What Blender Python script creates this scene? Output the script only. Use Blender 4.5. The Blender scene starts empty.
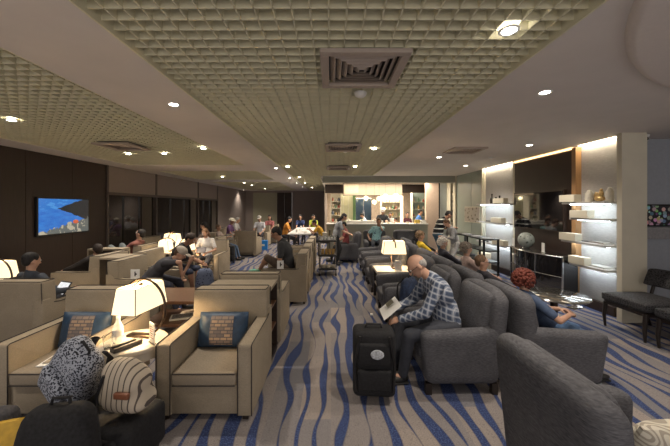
import bpy, bmesh, math, random
from mathutils import Vector, Matrix, Euler
C = bpy.context.scene.collection
PI = math.pi
R = math.radians
rnd = random.Random(7)

# ---------------------------------------------------------------- camera, world, exposure
sc = bpy.context.scene
cam_d = bpy.data.cameras.new('camera'); cam = bpy.data.objects.new('camera', cam_d); C.objects.link(cam)
cam.location = (0, 0, 1.65); cam.rotation_euler = (R(90), 0, 0)
cam_d.sensor_width = 36; cam_d.lens = 36 * 305 / 670; cam_d.shift_x = 4 / 670; cam_d.shift_y = -16 / 670
cam_d.clip_start = 0.05
sc.camera = cam
sc.view_settings.view_transform = 'Standard'; sc.view_settings.look = 'None'
sc.view_settings.gamma = 1; sc.view_settings.use_curve_mapping = False
sc.view_settings.exposure = 0.75
w = bpy.data.worlds.new('world'); sc.world = w; w.use_nodes = True
w.node_tree.nodes['Background'].inputs[0].default_value = (1.0, 0.91, 0.85, 1)
w.node_tree.nodes['Background'].inputs[1].default_value = 0.60
SPOT_W = 60
LAMP_W = 9

# ---------------------------------------------------------------- materials
MATS = {}
def mat(name, col, rough=0.6, metal=0.0, var=0.12, scale=30, bump=0.0, emit=None, es=0, trans=0, alpha=1, sheen=0, stretch=(1,1,1), coat=0, col2=None):
    if name in MATS: return MATS[name]
    m = bpy.data.materials.new(name); m.use_nodes = True; nt = m.node_tree; b = nt.nodes['Principled BSDF']
    b.inputs['Roughness'].default_value = rough; b.inputs['Metallic'].default_value = metal
    b.inputs['Transmission Weight'].default_value = trans; b.inputs['Alpha'].default_value = alpha
    b.inputs['Coat Weight'].default_value = coat
    if sheen: b.inputs['Sheen Weight'].default_value = sheen
    tc = nt.nodes.new('ShaderNodeTexCoord'); mp = nt.nodes.new('ShaderNodeMapping'); mp.inputs['Scale'].default_value = stretch
    n = nt.nodes.new('ShaderNodeTexNoise'); n.inputs['Scale'].default_value = scale; n.inputs['Detail'].default_value = 3
    nt.links.new(tc.outputs['Object'], mp.inputs[0]); nt.links.new(mp.outputs[0], n.inputs[0])
    r = nt.nodes.new('ShaderNodeValToRGB')
    c1 = [max(0, c * (1 - var)) for c in col]; c2 = [min(1, c * (1 + var)) for c in col] if col2 is None else col2
    r.color_ramp.elements[0].color = (*c1, 1); r.color_ramp.elements[1].color = (*c2, 1)
    r.color_ramp.elements[0].position = .3; r.color_ramp.elements[1].position = .7
    nt.links.new(n.outputs[0], r.inputs[0]); nt.links.new(r.outputs[0], b.inputs['Base Color'])
    if bump:
        bp = nt.nodes.new('ShaderNodeBump'); bp.inputs['Strength'].default_value = bump; bp.inputs['Distance'].default_value = .01
        nt.links.new(n.outputs[0], bp.inputs['Height']); nt.links.new(bp.outputs[0], b.inputs['Normal'])
    if emit:
        b.inputs['Emission Color'].default_value = (*emit, 1); b.inputs['Emission Strength'].default_value = es
    MATS[name] = m; m['n'] = 1
    return m

def N(nt, t, **kw):
    n = nt.nodes.new(t)
    for k, v in kw.items(): setattr(n, k, v)
    return n
def math_(nt, op, a, b=None, c=None):
    n = nt.nodes.new('ShaderNodeMath'); n.operation = op
    for i, v in enumerate((a, b, c)):
        if v is None: continue
        if isinstance(v, (int, float)): n.inputs[i].default_value = v
        else: nt.links.new(v, n.inputs[i])
    return n.outputs[0]
def mix_(nt, f, a, b):
    n = nt.nodes.new('ShaderNodeMix'); n.data_type = 'RGBA'
    for i, v in ((0, f), (6, a), (7, b)):
        if isinstance(v, (int, float)): n.inputs[i].default_value = v
        elif isinstance(v, tuple): n.inputs[i].default_value = (*v, 1)
        else: nt.links.new(v, n.inputs[i])
    return n.outputs[2]
def newmat(name, rough=.8):
    m = bpy.data.materials.new(name); m.use_nodes = True; nt = m.node_tree; b = nt.nodes['Principled BSDF']
    b.inputs['Roughness'].default_value = rough; MATS[name] = m
    tc = nt.nodes.new('ShaderNodeTexCoord'); sp = nt.nodes.new('ShaderNodeSeparateXYZ'); nt.links.new(tc.outputs['Object'], sp.inputs[0])
    return m, nt, b, tc, sp

def noise(nt, vec, scale, detail=2):
    n = nt.nodes.new('ShaderNodeTexNoise'); n.inputs['Scale'].default_value = scale; n.inputs['Detail'].default_value = detail
    nt.links.new(vec, n.inputs[0]); return n.outputs[0]
def comb(nt, x, y, z=0):
    n = nt.nodes.new('ShaderNodeCombineXYZ')
    for i, v in enumerate((x, y, z)):
        if isinstance(v, (int, float)): n.inputs[i].default_value = v
        else: nt.links.new(v, n.inputs[i])
    return n.outputs[0]

def carpet():
    m, nt, b, tc, sp = newmat('carpet', .95)
    X, Y = sp.outputs[0], sp.outputs[1]
    wob = noise(nt, comb(nt, math_(nt, 'MULTIPLY', X, 1.5), math_(nt, 'MULTIPLY', Y, .85)), 1.0, 1)
    u = math_(nt, 'ADD', math_(nt, 'DIVIDE', X, .165), math_(nt, 'MULTIPLY', math_(nt, 'SUBTRACT', wob, .5), 2.9))
    cell = math_(nt, 'FLOOR', u)
    loc = math_(nt, 'ABSOLUTE', math_(nt, 'SUBTRACT', math_(nt, 'SUBTRACT', u, cell), .5))
    wid = noise(nt, comb(nt, math_(nt, 'MULTIPLY', cell, 3.7), math_(nt, 'MULTIPLY', Y, 1.1)), 1.0, 1)
    wd = math_(nt, 'ADD', math_(nt, 'MULTIPLY', math_(nt, 'SUBTRACT', wid, .33), .95), .0)
    stripe = math_(nt, 'LESS_THAN', loc, wd)
    edge = math_(nt, 'LESS_THAN', loc, math_(nt, 'ADD', wd, .035))
    # carpet planks
    px = math_(nt, 'FLOOR', math_(nt, 'DIVIDE', X, .25))
    py = math_(nt, 'FLOOR', math_(nt, 'ADD', math_(nt, 'DIVIDE', Y, 1.0), math_(nt, 'MULTIPLY', px, .37)))
    wn = N(nt, 'ShaderNodeTexWhiteNoise', noise_dimensions='2D'); nt.links.new(comb(nt, px, py), wn.inputs[0])
    speck = noise(nt, tc.outputs['Object'], 90, 3)
    curl = noise(nt, tc.outputs['Object'], 26, 1)
    base = mix_(nt, wn.outputs[0], (.22, .215, .235), (.40, .34, .30))
    base = mix_(nt, math_(nt, 'MULTIPLY', math_(nt, 'LESS_THAN', math_(nt, 'ABSOLUTE', math_(nt, 'SUBTRACT', math_(nt, 'FRACT', math_(nt, 'MULTIPLY', curl, 9)), .5)), .14), .35), base, (.09, .085, .09))
    dark = mix_(nt, .5, base, (.03, .04, .09))
    blue = mix_(nt, math_(nt, 'GREATER_THAN', speck, .55), (.018, .038, .14), (.070, .12, .30))
    c = mix_(nt, edge, base, dark); c = mix_(nt, stripe, c, blue)
    c = mix_(nt, math_(nt, 'MULTIPLY', speck, .45), c, (.05, .05, .06))
    nt.links.new(c, b.inputs['Base Color'])
    bp = N(nt, 'ShaderNodeBump'); bp.inputs['Strength'].default_value = .4; bp.inputs['Distance'].default_value = .005
    nt.links.new(speck, bp.inputs['Height']); nt.links.new(bp.outputs[0], b.inputs['Normal'])
    return m
def wood(name, c1, c2, rough=.35, scale=6):
    m, nt, b, tc, sp = newmat(name, rough)
    v = comb(nt, math_(nt, 'MULTIPLY', sp.outputs[0], 9), math_(nt, 'MULTIPLY', sp.outputs[1], 9), math_(nt, 'MULTIPLY', sp.outputs[2], .5))
    n = noise(nt, v, scale, 4)
    nt.links.new(mix_(nt, n, c1, c2), b.inputs['Base Color']); return m
def weave(name, c1, c2, sx=260, rough=.9):
    m, nt, b, tc, sp = newmat(name, rough)
    v = comb(nt, math_(nt, 'MULTIPLY', sp.outputs[0], 1), math_(nt, 'MULTIPLY', sp.outputs[1], 1), math_(nt, 'MULTIPLY', sp.outputs[2], 5))
    n = noise(nt, v, sx * .35, 3); n2 = noise(nt, tc.outputs['Object'], 5, 2)
    f = math_(nt, 'ADD', math_(nt, 'MULTIPLY', n, 1.3), math_(nt, 'MULTIPLY', math_(nt, 'SUBTRACT', n2, .5), .5))
    nt.links.new(mix_(nt, math_(nt, 'SUBTRACT', f, .2), c1, c2), b.inputs['Base Color'])
    bp = N(nt, 'ShaderNodeBump'); bp.inputs['Strength'].default_value = .35; bp.inputs['Distance'].default_value = .004
    nt.links.new(math_(nt, 'ADD', n, math_(nt, 'MULTIPLY', n2, 2.5)), bp.inputs['Height']); nt.links.new(bp.outputs[0], b.inputs['Normal'])
    return m
def plaid(name):
    m, nt, b, tc, sp = newmat(name, .9)
    def band(o, per, lo, hi, off=0):
        f = math_(nt, 'FRACT', math_(nt, 'ADD', math_(nt, 'DIVIDE', o, per), off))
        return math_(nt, 'MULTIPLY', math_(nt, 'GREATER_THAN', f, lo), math_(nt, 'LESS_THAN', f, hi))
    # horizontal bands follow the height, vertical ones run around the trunk
    a = math_(nt, 'ADD', sp.outputs[0], math_(nt, 'MULTIPLY', sp.outputs[1], .8))
    z = math_(nt, 'ADD', sp.outputs[2], math_(nt, 'MULTIPLY', sp.outputs[1], -.35))
    c = mix_(nt, 1.0, (.05, .07, .12), (.05, .07, .12))
    h1 = band(z, .055, .0, .42); v1 = band(a, .055, .0, .42)
    c = mix_(nt, math_(nt, 'MULTIPLY', h1, .5), c, (.30, .34, .42)); c = mix_(nt, math_(nt, 'MULTIPLY', v1, .5), c, (.30, .34, .42))
    c = mix_(nt, math_(nt, 'MULTIPLY', band(z, .055, .14, .28), .65), c, (.50, .51, .53)); c = mix_(nt, math_(nt, 'MULTIPLY', band(a, .055, .14, .26), .6), c, (.50, .51, .53))
    nt.links.new(c, b.inputs['Base Color']); return m
def stripes(name, c1, c2, per, duty, axis=2, rough=.85):
    m, nt, b, tc, sp = newmat(name, rough)
    f = math_(nt, 'FRACT', math_(nt, 'DIVIDE', sp.outputs[axis], per))
    nt.links.new(mix_(nt, math_(nt, 'LESS_THAN', f, duty), c1, c2), b.inputs['Base Color']); return m
def blotch(name, c1, c2, scale, thr=.5, rough=.8):
    m, nt, b, tc, sp = newmat(name, rough)
    v = N(nt, 'ShaderNodeTexVoronoi'); v.inputs['Scale'].default_value = scale; nt.links.new(tc.outputs['Object'], v.inputs[0])
    n = noise(nt, tc.outputs['Object'], scale * .6, 3)
    f = math_(nt, 'GREATER_THAN', math_(nt, 'ADD', v.outputs[0], math_(nt, 'MULTIPLY', n, .6)), thr)
    nt.links.new(mix_(nt, f, c1, c2), b.inputs['Base Color']); return m
def basket(name):   # tan panel of staggered dashes woven across
    m, nt, b, tc, sp = newmat(name, .8)
    br = N(nt, 'ShaderNodeTexBrick'); br.inputs['Scale'].default_value = 1
    br.inputs['Brick Width'].default_value = .06; br.inputs['Row Height'].default_value = .028; br.inputs['Mortar Size'].default_value = .004
    br.inputs['Color1'].default_value = (.42, .30, .20, 1); br.inputs['Color2'].default_value = (.12, .11, .12, 1); br.inputs['Mortar'].default_value = (.10, .09, .10, 1)
    nt.links.new(comb(nt, sp.outputs[0], sp.outputs[2]), br.inputs[0]); nt.links.new(br.outputs[0], b.inputs['Base Color']); return m

M_carpet = carpet()
M_slab = mat('ceiling_paint', (.68, .63, .59), .9, var=.03, scale=3)
M_cream = mat('cream_paint', (.66, .62, .50), .8, var=.04, scale=4)
M_grille = mat('grille_green', (.72, .68, .49), .7, var=.06, scale=8)
M_plenum = mat('plenum', (.12, .12, .09), .9)
M_dwood = wood('dark_wood_panel', (.020, .011, .008), (.046, .026, .018), .5)
M_wood = wood('brown_wood', (.09, .042, .022), (.20, .10, .05), .35)
M_lwood = wood('edge_wood', (.30, .16, .07), (.45, .26, .12), .4)
M_taupe = mat('taupe_wall', (.30, .25, .225), .85, var=.05, scale=8, stretch=(8, 8, 1))
M_wgrey = mat('grey_wallpaper', (.36, .35, .35), .8, var=.08, scale=14, stretch=(1, 1, 6))
M_niche = mat('niche_wall', (.48, .47, .46), .8, var=.10, scale=14, stretch=(1, 1, 5))
M_green = mat('sage_panel', (.30, .35, .31), .35, var=.04, scale=3)
M_beige = weave('beige_fabric', (.23, .19, .135), (.42, .355, .265))
M_beige2 = weave('beige_seat_fabric', (.21, .175, .13), (.37, .31, .235))
M_pipe = mat('dark_piping', (.035, .028, .025), .7)
M_grey = weave('charcoal_fabric', (.030, .030, .036), (.150, .150, .165), 110)
M_black = mat('black_plastic', (.008, .008, .009), .4)
M_blkfab = mat('black_fabric', (.010, .010, .012), .85, var=.5, scale=60, bump=.2)
M_leg = mat('dark_leg', (.02, .014, .011), .4)
M_white = mat('white_ceramic', (.80, .79, .76), .3, var=.02)
M_paper = mat('white_paper', (.82, .82, .80), .7, var=.02)
M_chrome = mat('chrome', (.55, .55, .55), .2, 1.0, var=.03)
M_brass = mat('bronze', (.09, .065, .05), .35, 1.0)
M_glass = mat('clear_glass', (.9, .93, .93), .03, trans=1.0, var=.01)
M_dglass = mat('dark_window_glass', (.045, .040, .036), .08, coat=1, var=.1, scale=2)
M_tabletop = mat('stone_top', (.60, .55, .47), .35, var=.05, scale=20)
M_shade = mat('lamp_shade', (.9, .82, .64), .8, var=.02, emit=(1.0, .80, .50), es=.75)
M_led = mat('led_strip', (1, 1, 1), .5, emit=(.85, .95, 1.0), es=14)
M_ledw = mat('led_strip_warm', (1, 1, 1), .5, emit=(1.0, .84, .60), es=11)
M_down = mat('downlight_lens', (1, 1, 1), .5, emit=(1.0, .93, .82), es=22)
M_kit = mat('kitchen_light', (1, 1, 1), .5, emit=(1.0, .85, .66), es=5)
M_blue = mat('blue_leather', (.020, .050, .10), .5, var=.25, scale=20, bump=.2)
M_weave = basket('woven_band')

# ---------------------------------------------------------------- mesh helpers
class MB:
    def __init__(s): s.bm = bmesh.new()
    def _add(s, b2, mx=None, mi=0):
        if mx is not None: bmesh.ops.transform(b2, matrix=mx, verts=b2.verts)
        for f in b2.faces: f.material_index = mi
        me = bpy.data.meshes.new('t'); b2.to_mesh(me); b2.free(); s.bm.from_mesh(me); bpy.data.meshes.remove(me)
        return s
    def box(s, x0, x1, y0, y1, z0, z1, r=0, seg=2, rot=None, mi=0, warp=None, cuts=0):
        b = bmesh.new(); bmesh.ops.create_cube(b, size=1)
        sx, sy, sz = x1 - x0, y1 - y0, z1 - z0
        bmesh.ops.scale(b, vec=(sx, sy, sz), verts=b.verts)
        if cuts: bmesh.ops.subdivide_edges(b, edges=b.edges, cuts=cuts, use_grid_fill=True)
        if r:
            r = min(r, .49 * min(abs(sx), abs(sy), abs(sz)))
            if cuts:
                hx, hy, hz = sx/2 - r, sy/2 - r, sz/2 - r
                for v in b.verts:
                    c = Vector((max(-hx, min(hx, v.co.x)), max(-hy, min(hy, v.co.y)), max(-hz, min(hz, v.co.z))))
                    d = v.co - c
                    if d.length > r: v.co = c + d.normalized() * r
            else: bmesh.ops.bevel(b, geom=b.edges, offset=r, segments=seg, affect='EDGES', profile=.5)
        if warp:
            for v in b.verts: v.co = warp(v.co.copy(), sx, sy, sz)
        mx = Matrix.Translation(((x0 + x1) / 2, (y0 + y1) / 2, (z0 + z1) / 2))
        if rot is not None: mx = mx @ Euler(rot).to_matrix().to_4x4()
        return s._add(b, mx, mi)
    def tube(s, pts, r, seg=8, mi=0, closed=False, flat=None):
        b = bmesh.new(); pts = [Vector(p) for p in pts]; n = len(pts); rings = []
        prev = None
        for i, p in enumerate(pts):
            a = pts[(i - 1) % n] if (i or closed) else p; c = pts[(i + 1) % n] if (i < n - 1 or closed) else p
            d = (c - a).normalized() if (c - a).length > 1e-9 else Vector((0, 0, 1))
            if prev is None:
                up = Vector((0, 0, 1)) if abs(d.z) < .9 else Vector((0, 1, 0)); u = d.cross(up).normalized()
            else:
                u = (prev - d * prev.dot(d)).normalized()
            prev = u; v = d.cross(u)
            rr = r[i] if isinstance(r, (list, tuple)) else r
            f = flat or 1
            rings.append([b.verts.new(p + u * math.cos(2 * PI * k / seg) * rr + v * math.sin(2 * PI * k / seg) * rr * f) for k in range(seg)])
        for i in range(n if closed else n - 1):
            A, B = rings[i], rings[(i + 1) % n]
            for k in range(seg): b.faces.new((A[k], A[(k + 1) % seg], B[(k + 1) % seg], B[k]))
        if not closed:
            b.faces.new(rings[0][::-1]); b.faces.new(rings[-1])
        bmesh.ops.recalc_face_normals(b, faces=b.faces)
        return s._add(b, None, mi)
    def cyl(s, p0, p1, r0, r1=None, seg=12, mi=0): return s.tube([p0, p1], [r0, r0 if r1 is None else r1], seg, mi)
    def cap(s, p0, p1, r0, r1=None, mi=0, seg=12):
        r1 = r0 if r1 is None else r1; p0, p1 = Vector(p0), Vector(p1)
        s.ell(p0, (r0,) * 3, mi=mi, seg=seg); s.ell(p1, (r1,) * 3, mi=mi, seg=seg)
        if (p1 - p0).length > 1e-4: s.tube([p0, p1], [r0, r1], seg, mi)
        return s
    def ell(s, c, rad, rot=None, mi=0, seg=16):
        b = bmesh.new(); bmesh.ops.create_uvsphere(b, u_segments=seg, v_segments=max(6, seg * 2 // 3), radius=1)
        mx = Matrix.Translation(Vector(c)) @ (rot.to_4x4() if rot is not None else Matrix.Identity(4)) @ Matrix.Diagonal((*rad, 1))
        return s._add(b, mx, mi)
    def lathe(s, prof, c=(0, 0, 0), seg=24, mi=0):
        b = bmesh.new(); rings = []
        for r, z in prof:
            if r < 1e-5: rings.append([b.verts.new((c[0], c[1], c[2] + z))])
            else: rings.append([b.verts.new((c[0] + r * math.cos(2 * PI * k / seg), c[1] + r * math.sin(2 * PI * k / seg), c[2] + z)) for k in range(seg)])
        for A, B in zip(rings, rings[1:]):
            for k in range(seg):
                if len(A) == 1 and len(B) == 1: continue
                if len(A) == 1: b.faces.new((A[0], B[(k + 1) % seg], B[k]))
                elif len(B) == 1: b.faces.new((A[k], A[(k + 1) % seg], B[0]))
                else: b.faces.new((A[k], A[(k + 1) % seg], B[(k + 1) % seg], B[k]))
        bmesh.ops.recalc_face_normals(b, faces=b.faces)
        return s._add(b, None, mi)
    def prism(s, poly, a0, a1, axis='z', mi=0, r=0):
        """extrude a polygon (pairs) along axis; pairs are (x,y) for z, (y,z) for x, (x,z) for y"""
        b = bmesh.new()
        def P(p, a): return {'z': (p[0], p[1], a), 'x': (a, p[0], p[1]), 'y': (p[0], a, p[1])}[axis]
        A = [b.verts.new(P(p, a0)) for p in poly]; B = [b.verts.new(P(p, a1)) for p in poly]; n = len(poly)
        b.faces.new(A); b.faces.new(B)
        for k in range(n): b.faces.new((A[k], A[(k + 1) % n], B[(k + 1) % n], B[k]))
        bmesh.ops.recalc_face_normals(b, faces=b.faces)
        if r: bmesh.ops.bevel(b, geom=b.edges, offset=r, segments=3, affect='EDGES', profile=.5)
        return s._add(b, None, mi)
    def build(s, name, mats, parent=None, smooth=True, ang=50):
        me = bpy.data.meshes.new(name); s.bm.to_mesh(me); s.bm.free()
        for m in (mats if isinstance(mats, (list, tuple)) else [mats]): me.materials.append(m)
        if smooth:
            me.shade_smooth()
            try: me.set_sharp_from_angle(angle=R(ang))
            except Exception: pass
        o = bpy.data.objects.new(name, me); C.objects.link(o)
        if parent is not None: o.parent = parent
        return o

def thing(name, label, cat, loc=(0, 0, 0), rz=0, group=None):
    o = bpy.data.objects.new(name, None); o.empty_display_size = .1; C.objects.link(o)
    o.location = loc; o.rotation_euler = (0, 0, rz); return tag(o, label, cat, group)
def tag(o, label, cat, group=None, loc=None, rz=None):
    o['label'] = label; o['category'] = cat
    if group: o['group'] = group
    elif 'group' in o: del o['group']
    if loc is not None: o.location = loc
    if rz is not None: o.rotation_euler = (0, 0, rz)
    return o
def struct(name, mb, m, smooth=False):
    o = mb.build(name, m, None, smooth); o['kind'] = 'structure'; return o
KIDS = {}
def copy_tree(o, parent=None):
    c = o.copy(); C.objects.link(c)
    if parent is not None: c.parent = parent
    for ch in [x for x in list(C.objects) if x.parent == o]: copy_tree(ch, c)
    return c
def dup(o, label, loc, rz, group=None):
    c = copy_tree(o); return tag(c, label, c['category'], group, loc, rz)

# ================================================================= THE ROOM
CZ = 2.71
XL, XR, YB = -5.67, 4.29, 20.2
struct('floor', MB().box(-9, 7.5, -1.5, 21, -.1, 0), M_carpet)
# ceiling slab pieces round the recessed grille fields
cb = MB()
LX = (-5.09, -2.19)
for x0, x1, y0, y1 in [(1.425, 7.5, -1.5, 10.43), (-2.19, -1.35, -1.5, YB), (XL - .1, LX[0], -1.5, YB),
                       (LX[0], LX[1], 7.7, 9.0), (LX[0], LX[1], 11.8, 12.9), (LX[0], LX[1], 19.4, YB),
                       (-1.35, -.28, 19.8, YB)]:
    cb.box(x0, x1, y0, y1, CZ, CZ + .12)
struct('ceiling', cb, M_slab)
def grille(x0, x1, y0, y1, cell=.103, zb=CZ + .03, h=.06, n=0):
    g = MB()
    k = int(round((x1 - x0) / cell)); cx = (x1 - x0) / k
    for i in range(1, k): g.box(x0 + i * cx - .004, x0 + i * cx + .004, y0, y1, zb, zb + h)
    k = int(round((y1 - y0) / cell)); cy = (y1 - y0) / k
    for i in range(1, k): g.box(x0, x1, y0 + i * cy - .004, y0 + i * cy + .004, zb, zb + h)
    # rim of the field
    for a in ((x0 - .02, x0 + .012, y0, y1), (x1 - .012, x1 + .02, y0, y1), (x0, x1, y0 - .02, y0 + .012), (x0, x1, y1 - .012, y1 + .02)):
        g.box(*a, CZ + .001, CZ + .24)
    o = g.build('ceiling_grille_%d' % n, M_grille, None, False); o['kind'] = 'structure'
    p = MB().box(x0, x1, y0, y1, CZ + .24, CZ + .26); struct('ceiling_backing_%d' % n, p, M_plenum)
grille(-1.35, 1.425, -1.3, 10.4, n=1)
grille(-1.35, -.30, 10.43, 19.8, n=2)
grille(LX[0], LX[1], -1.3, 7.7, n=3); grille(LX[0], LX[1], 9.0, 11.8, n=4); grille(LX[0], LX[1], 12.9, 19.4, n=5)
# round dome recess on the right
dome = MB().lathe([(0, -.045), (3.04, -.045), (3.08, -.035), (3.10, .0), (3.10, .01), (0, .01)], (4.09, -.22, CZ), 96)
struct('ceiling_dome', dome, mat('dome_paint', (.72, .66, .62), .9, var=.02), True)

# left wall: dark timber panelling, then glazing, then plain wall
lw = MB()
for i in range(9):
    y0 = -1.5 + i * 1.0233
    lw.box(XL - .1, XL, y0 + .004, y0 + 1.0193, 0, CZ)
lw.box(XL - .12, XL - .02, -1.5, 7.7, 0, CZ)
struct('wall_left', lw, M_dwood)
lw = MB().box(XL - .12, XL, 7.7, 15.2, 2.0, CZ).box(XL - .12, XL, 15.2, YB, 0, CZ).box(XL - .12, XL, 7.7, 15.2, 0, .35)
struct('wall_left_upper', lw, M_taupe)
tr = MB()
for y in (7.72, 9.88, 13.0, 15.2): tr.box(XL - .12, XL + .03, y - .03, y + .03, 0, CZ)
tr.box(XL - .02, XL + .05, 7.7, 15.2, 1.96, 2.03)
struct('trim_1', tr, mat('bronze_trim', (.10, .08, .07), .5))
for i, (a, b) in enumerate(((7.75, 9.85), (9.91, 12.97), (13.03, 15.17))):
    g = MB().box(XL - .10, XL - .08, a, b, .35, 1.97)
    for k in range(1, 3): g.box(XL - .10, XL - .05, a + (b - a) * k / 3 - .015, a + (b - a) * k / 3 + .015, .35, 1.97)
    struct('window_%d' % (i + 1), g, M_dglass)
for k, (y, wd, wh) in enumerate(((9.2, .5, 'nearest'), (12.4, .5, 'middle'), (14.6, .5, 'farthest'))):
    cur = MB()
    pts = []
    for j in range(25):
        t = j / 24; pts.append((XL - .04 + .02 * math.sin(t * 38), y + t * wd))
    cur.prism(pts + [(p[0] - .006, p[1]) for p in pts[::-1]], .36, 1.95, 'z')
    o = cur.build('curtain', mat('curtain_cloth', (.13, .11, .09), .9)); tag(o, 'dark narrow drape against the black windows of the left wall, %s of three' % wh, 'curtain')

# back wall
bw = MB().box(XL - .1, -5.16, YB, YB + .1, 0, CZ).box(-2.58, -.2, YB, YB + .1, 0, CZ).box(-5.16, -2.58, YB, YB + .1, 2.6, CZ)
struct('wall_back', bw, M_taupe)
struct('wall_back_panel', MB().box(-5.16, -3.58, YB, YB + .08, 0, 2.6), mat('cream_glass_panel', (.42, .40, .28), .5, var=.05))
d = struct('door_1', MB().box(-3.57, -3.08, YB - .03, YB + .06, 0, 2.6, .01).box(-3.07, -2.59, YB - .03, YB + .06, 0, 2.6, .01), M_dwood)
MB().box(-3.05, -3.02, YB - .09, YB - .03, .95, 1.25, .01).build('door_handle', M_brass, d)
struct('wall_partition', MB().box(-.30, -.2, 14.3, YB, 0, CZ), M_taupe)

# right wall: niche / timber / niche / pier / alcove
YN0, YN1, YT0, YT1, YM0, YM1 = 4.57, 5.30, 5.40, 7.12, 7.20, 8.62
rw = MB()
rw.box(4.36, 4.62, YN0, YM1 + .1, 0, CZ)
struct('wall_right', rw, M_niche)
struct('wall_right_timber', MB().box(XR, 4.36, YT0, YT1, 0, CZ - .05), M_dwood)
struct('trim_2', MB().box(XR - .03, 4.36, YN1 + .01, YT0, 0, CZ - .02), M_lwood)
struct('trim_3', MB().box(XR, 4.5, YT1, YM0, 0, CZ).box(XR - .02, 4.5, YM1, YM1 + .06, 0, CZ), M_cream)
struct('wall_right_pier', MB().box(4.14, 4.50, 4.34, 4.42, 0, CZ).box(4.29, 4.50, 4.42, YN0, 0, CZ), M_cream)
struct('wall_right_panelling', MB().box(XR, 4.6, YM1 + .06, 9.3, 0, CZ, .004).box(XR, 4.6, 9.31, 10.4, 0, CZ, .004), M_green)
struct('baseboard_right', MB().box(XR - .05, 4.5, YN0, YN1 + .01, 0, .14).box(XR - .02, 4.5, YT0, YM0, 0, .14).box(XR - .05, 4.5, YM0, YM1, 0, .14), M_dwood)
# lower cabinets in the niches
for nm, a, b in (('low', YN0, YN1), ('far', YM0, YM1)):
    pass
# alcove right of the pier
struct('wall_alcove', MB().box(4.50, 7.5, 4.75, 4.85, 0, CZ), mat('alcove_blue_grey', (.36, .39, .44), .6, var=.04))
struct('trim_4', MB().box(4.50, 4.70, 4.62, 4.75, 0, CZ), mat('alcove_shade', (.16, .15, .14), .7))  # dark strip: the shade of the recess beside the pier, put into colour
struct('trim_5', MB().box(4.70, 7.5, 4.66, 4.75, 1.16, 1.34), mat('ledge_grey', (.30, .30, .31), .6))
struct('wall_far_right', MB().box(7.4, 7.5, -1.5, 4.85, 0, CZ), M_taupe)
# left side recess behind kitchen front
struct('wall_kitchen_post', MB().box(4.24, 4.42, 10.4, 10.62, 0, CZ), M_cream)
struct('wall_kitchen_beam', MB().box(-.30, 4.42, 10.43, 10.75, 2.49, CZ), mat('beam_grey', (.34, .34, .29), .7, var=.03))
struct('trim_6', MB().box(-.34, -.28, 10.4, 19.8, 2.6, CZ), M_slab)
# kitchen shell
struct('ceiling_kitchen', MB().box(-.25, 6, 10.75, 16.4, 2.60, 2.66), mat('kitchen_ceiling', (.75, .66, .56), .8, var=.03))
struct('wall_kitchen_back', MB().box(-.25, 6, 16.3, 16.4, 0, 2.7), mat('kitchen_tile', (.50, .40, .31), .5, var=.15, scale=12))
struct('wall_kitchen_side', MB().box(5.9, 6, 10.4, 16.4, 0, 2.7), M_cream)
# ================================================================= CEILING FITTINGS
def downlight(x, y, label, z=CZ, power=1.0, lit=True):
    t = thing('downlight', label, 'ceiling light', (x, y, z), 0, 'recessed ceiling downlights')
    MB().lathe([(.040, -.002), (.056, -.006), (.060, -.001), (.060, .004), (.040, .004), (.040, -.002)], seg=20).build('trim_ring', M_white, t)
    MB().lathe([(0, -.003), (.041, -.003), (.041, .003), (0, .003)], seg=20).build('lens', M_down, t)
    ld = bpy.data.lights.new('downlight_lamp', 'SPOT'); ld.energy = SPOT_W * power; ld.color = (1.0, .88, .74); ld.spot_size = R(125); ld.spot_blend = .9; ld.shadow_soft_size = .05
    lo = bpy.data.objects.new('downlight_lamp', ld); C.objects.link(lo); lo.parent = t; lo.location = (0, 0, -.03)
    return t
spots = [(1.08, 1.85, 'brightest downlight in the grille, nearest of the centre field'), (.79, 5.6, 'downlight in the centre grille right of the second vent'), (.64, 8.1, 'downlight in the centre grille right of the farthest vent'),
 (-1.62, 3.14, 'downlight alone in the smooth band left of the centre grille'), (-1.5, 8.3, 'downlight in the left smooth band, first of the distant row'), (-1.5, 11.1, 'downlight in the left smooth band, second of the distant row'), (-1.5, 13.4, 'downlight in the left smooth band, third of the distant row'), (-1.5, 16.0, 'downlight in the left smooth band, last of the distant row'),
 (-1.15, 8.1, 'downlight inside the left edge of the centre grille, nearest of its row'), (-1.15, 11.0, 'downlight inside the left edge of the centre grille, middle of its row'), (-1.15, 13.6, 'downlight inside the left edge of the centre grille, farthest of its row'),
 (-1.05, 17.0, 'downlight in the centre grille closest to the back wall'),
 (-3.94, 3.76, 'downlight in the left grille near the left picture edge'), (-4.09, 6.16, 'downlight in the left grille, left of the near pair'), (-3.34, 6.1, 'downlight in the left grille, right of the near pair'), (-2.3, 5.5, 'downlight where the left grille meets the smooth band'),
 (-3.85, 10.8, 'downlight in the second left grille field'), (-3.85, 13.5, 'downlight in the third left grille field, nearest'), (-3.9, 15.0, 'downlight in the third left grille field, middle'), (-3.9, 18.0, 'downlight in the third left grille field, farthest by the back wall'),
 (1.97, 2.81, 'downlight in the smooth right ceiling, nearest the camera'), (3.38, 5.2, 'downlight in the smooth right ceiling near the dark wood wall'), (2.29, 6.47, 'downlight in the smooth right ceiling left of the shelf wall, behind the vent'), (3.43, 7.77, 'downlight in the smooth right ceiling before the sage panels'),
 (-3.2, 1.2, 'downlight overhead left of the camera'), (3.9, 1.2, 'downlight overhead right of the camera'), (0, -.8, 'downlight overhead behind the camera')]
for x, y, l in spots:
    z = CZ + (.014 if (-1.35 < x < 1.42 and y < 10.4) or (-1.35 < x < -.3) or x < -2.35 else 0) - .004
    if x == 3.9: z = CZ - .047
    downlight(x, y, l, z)
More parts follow.
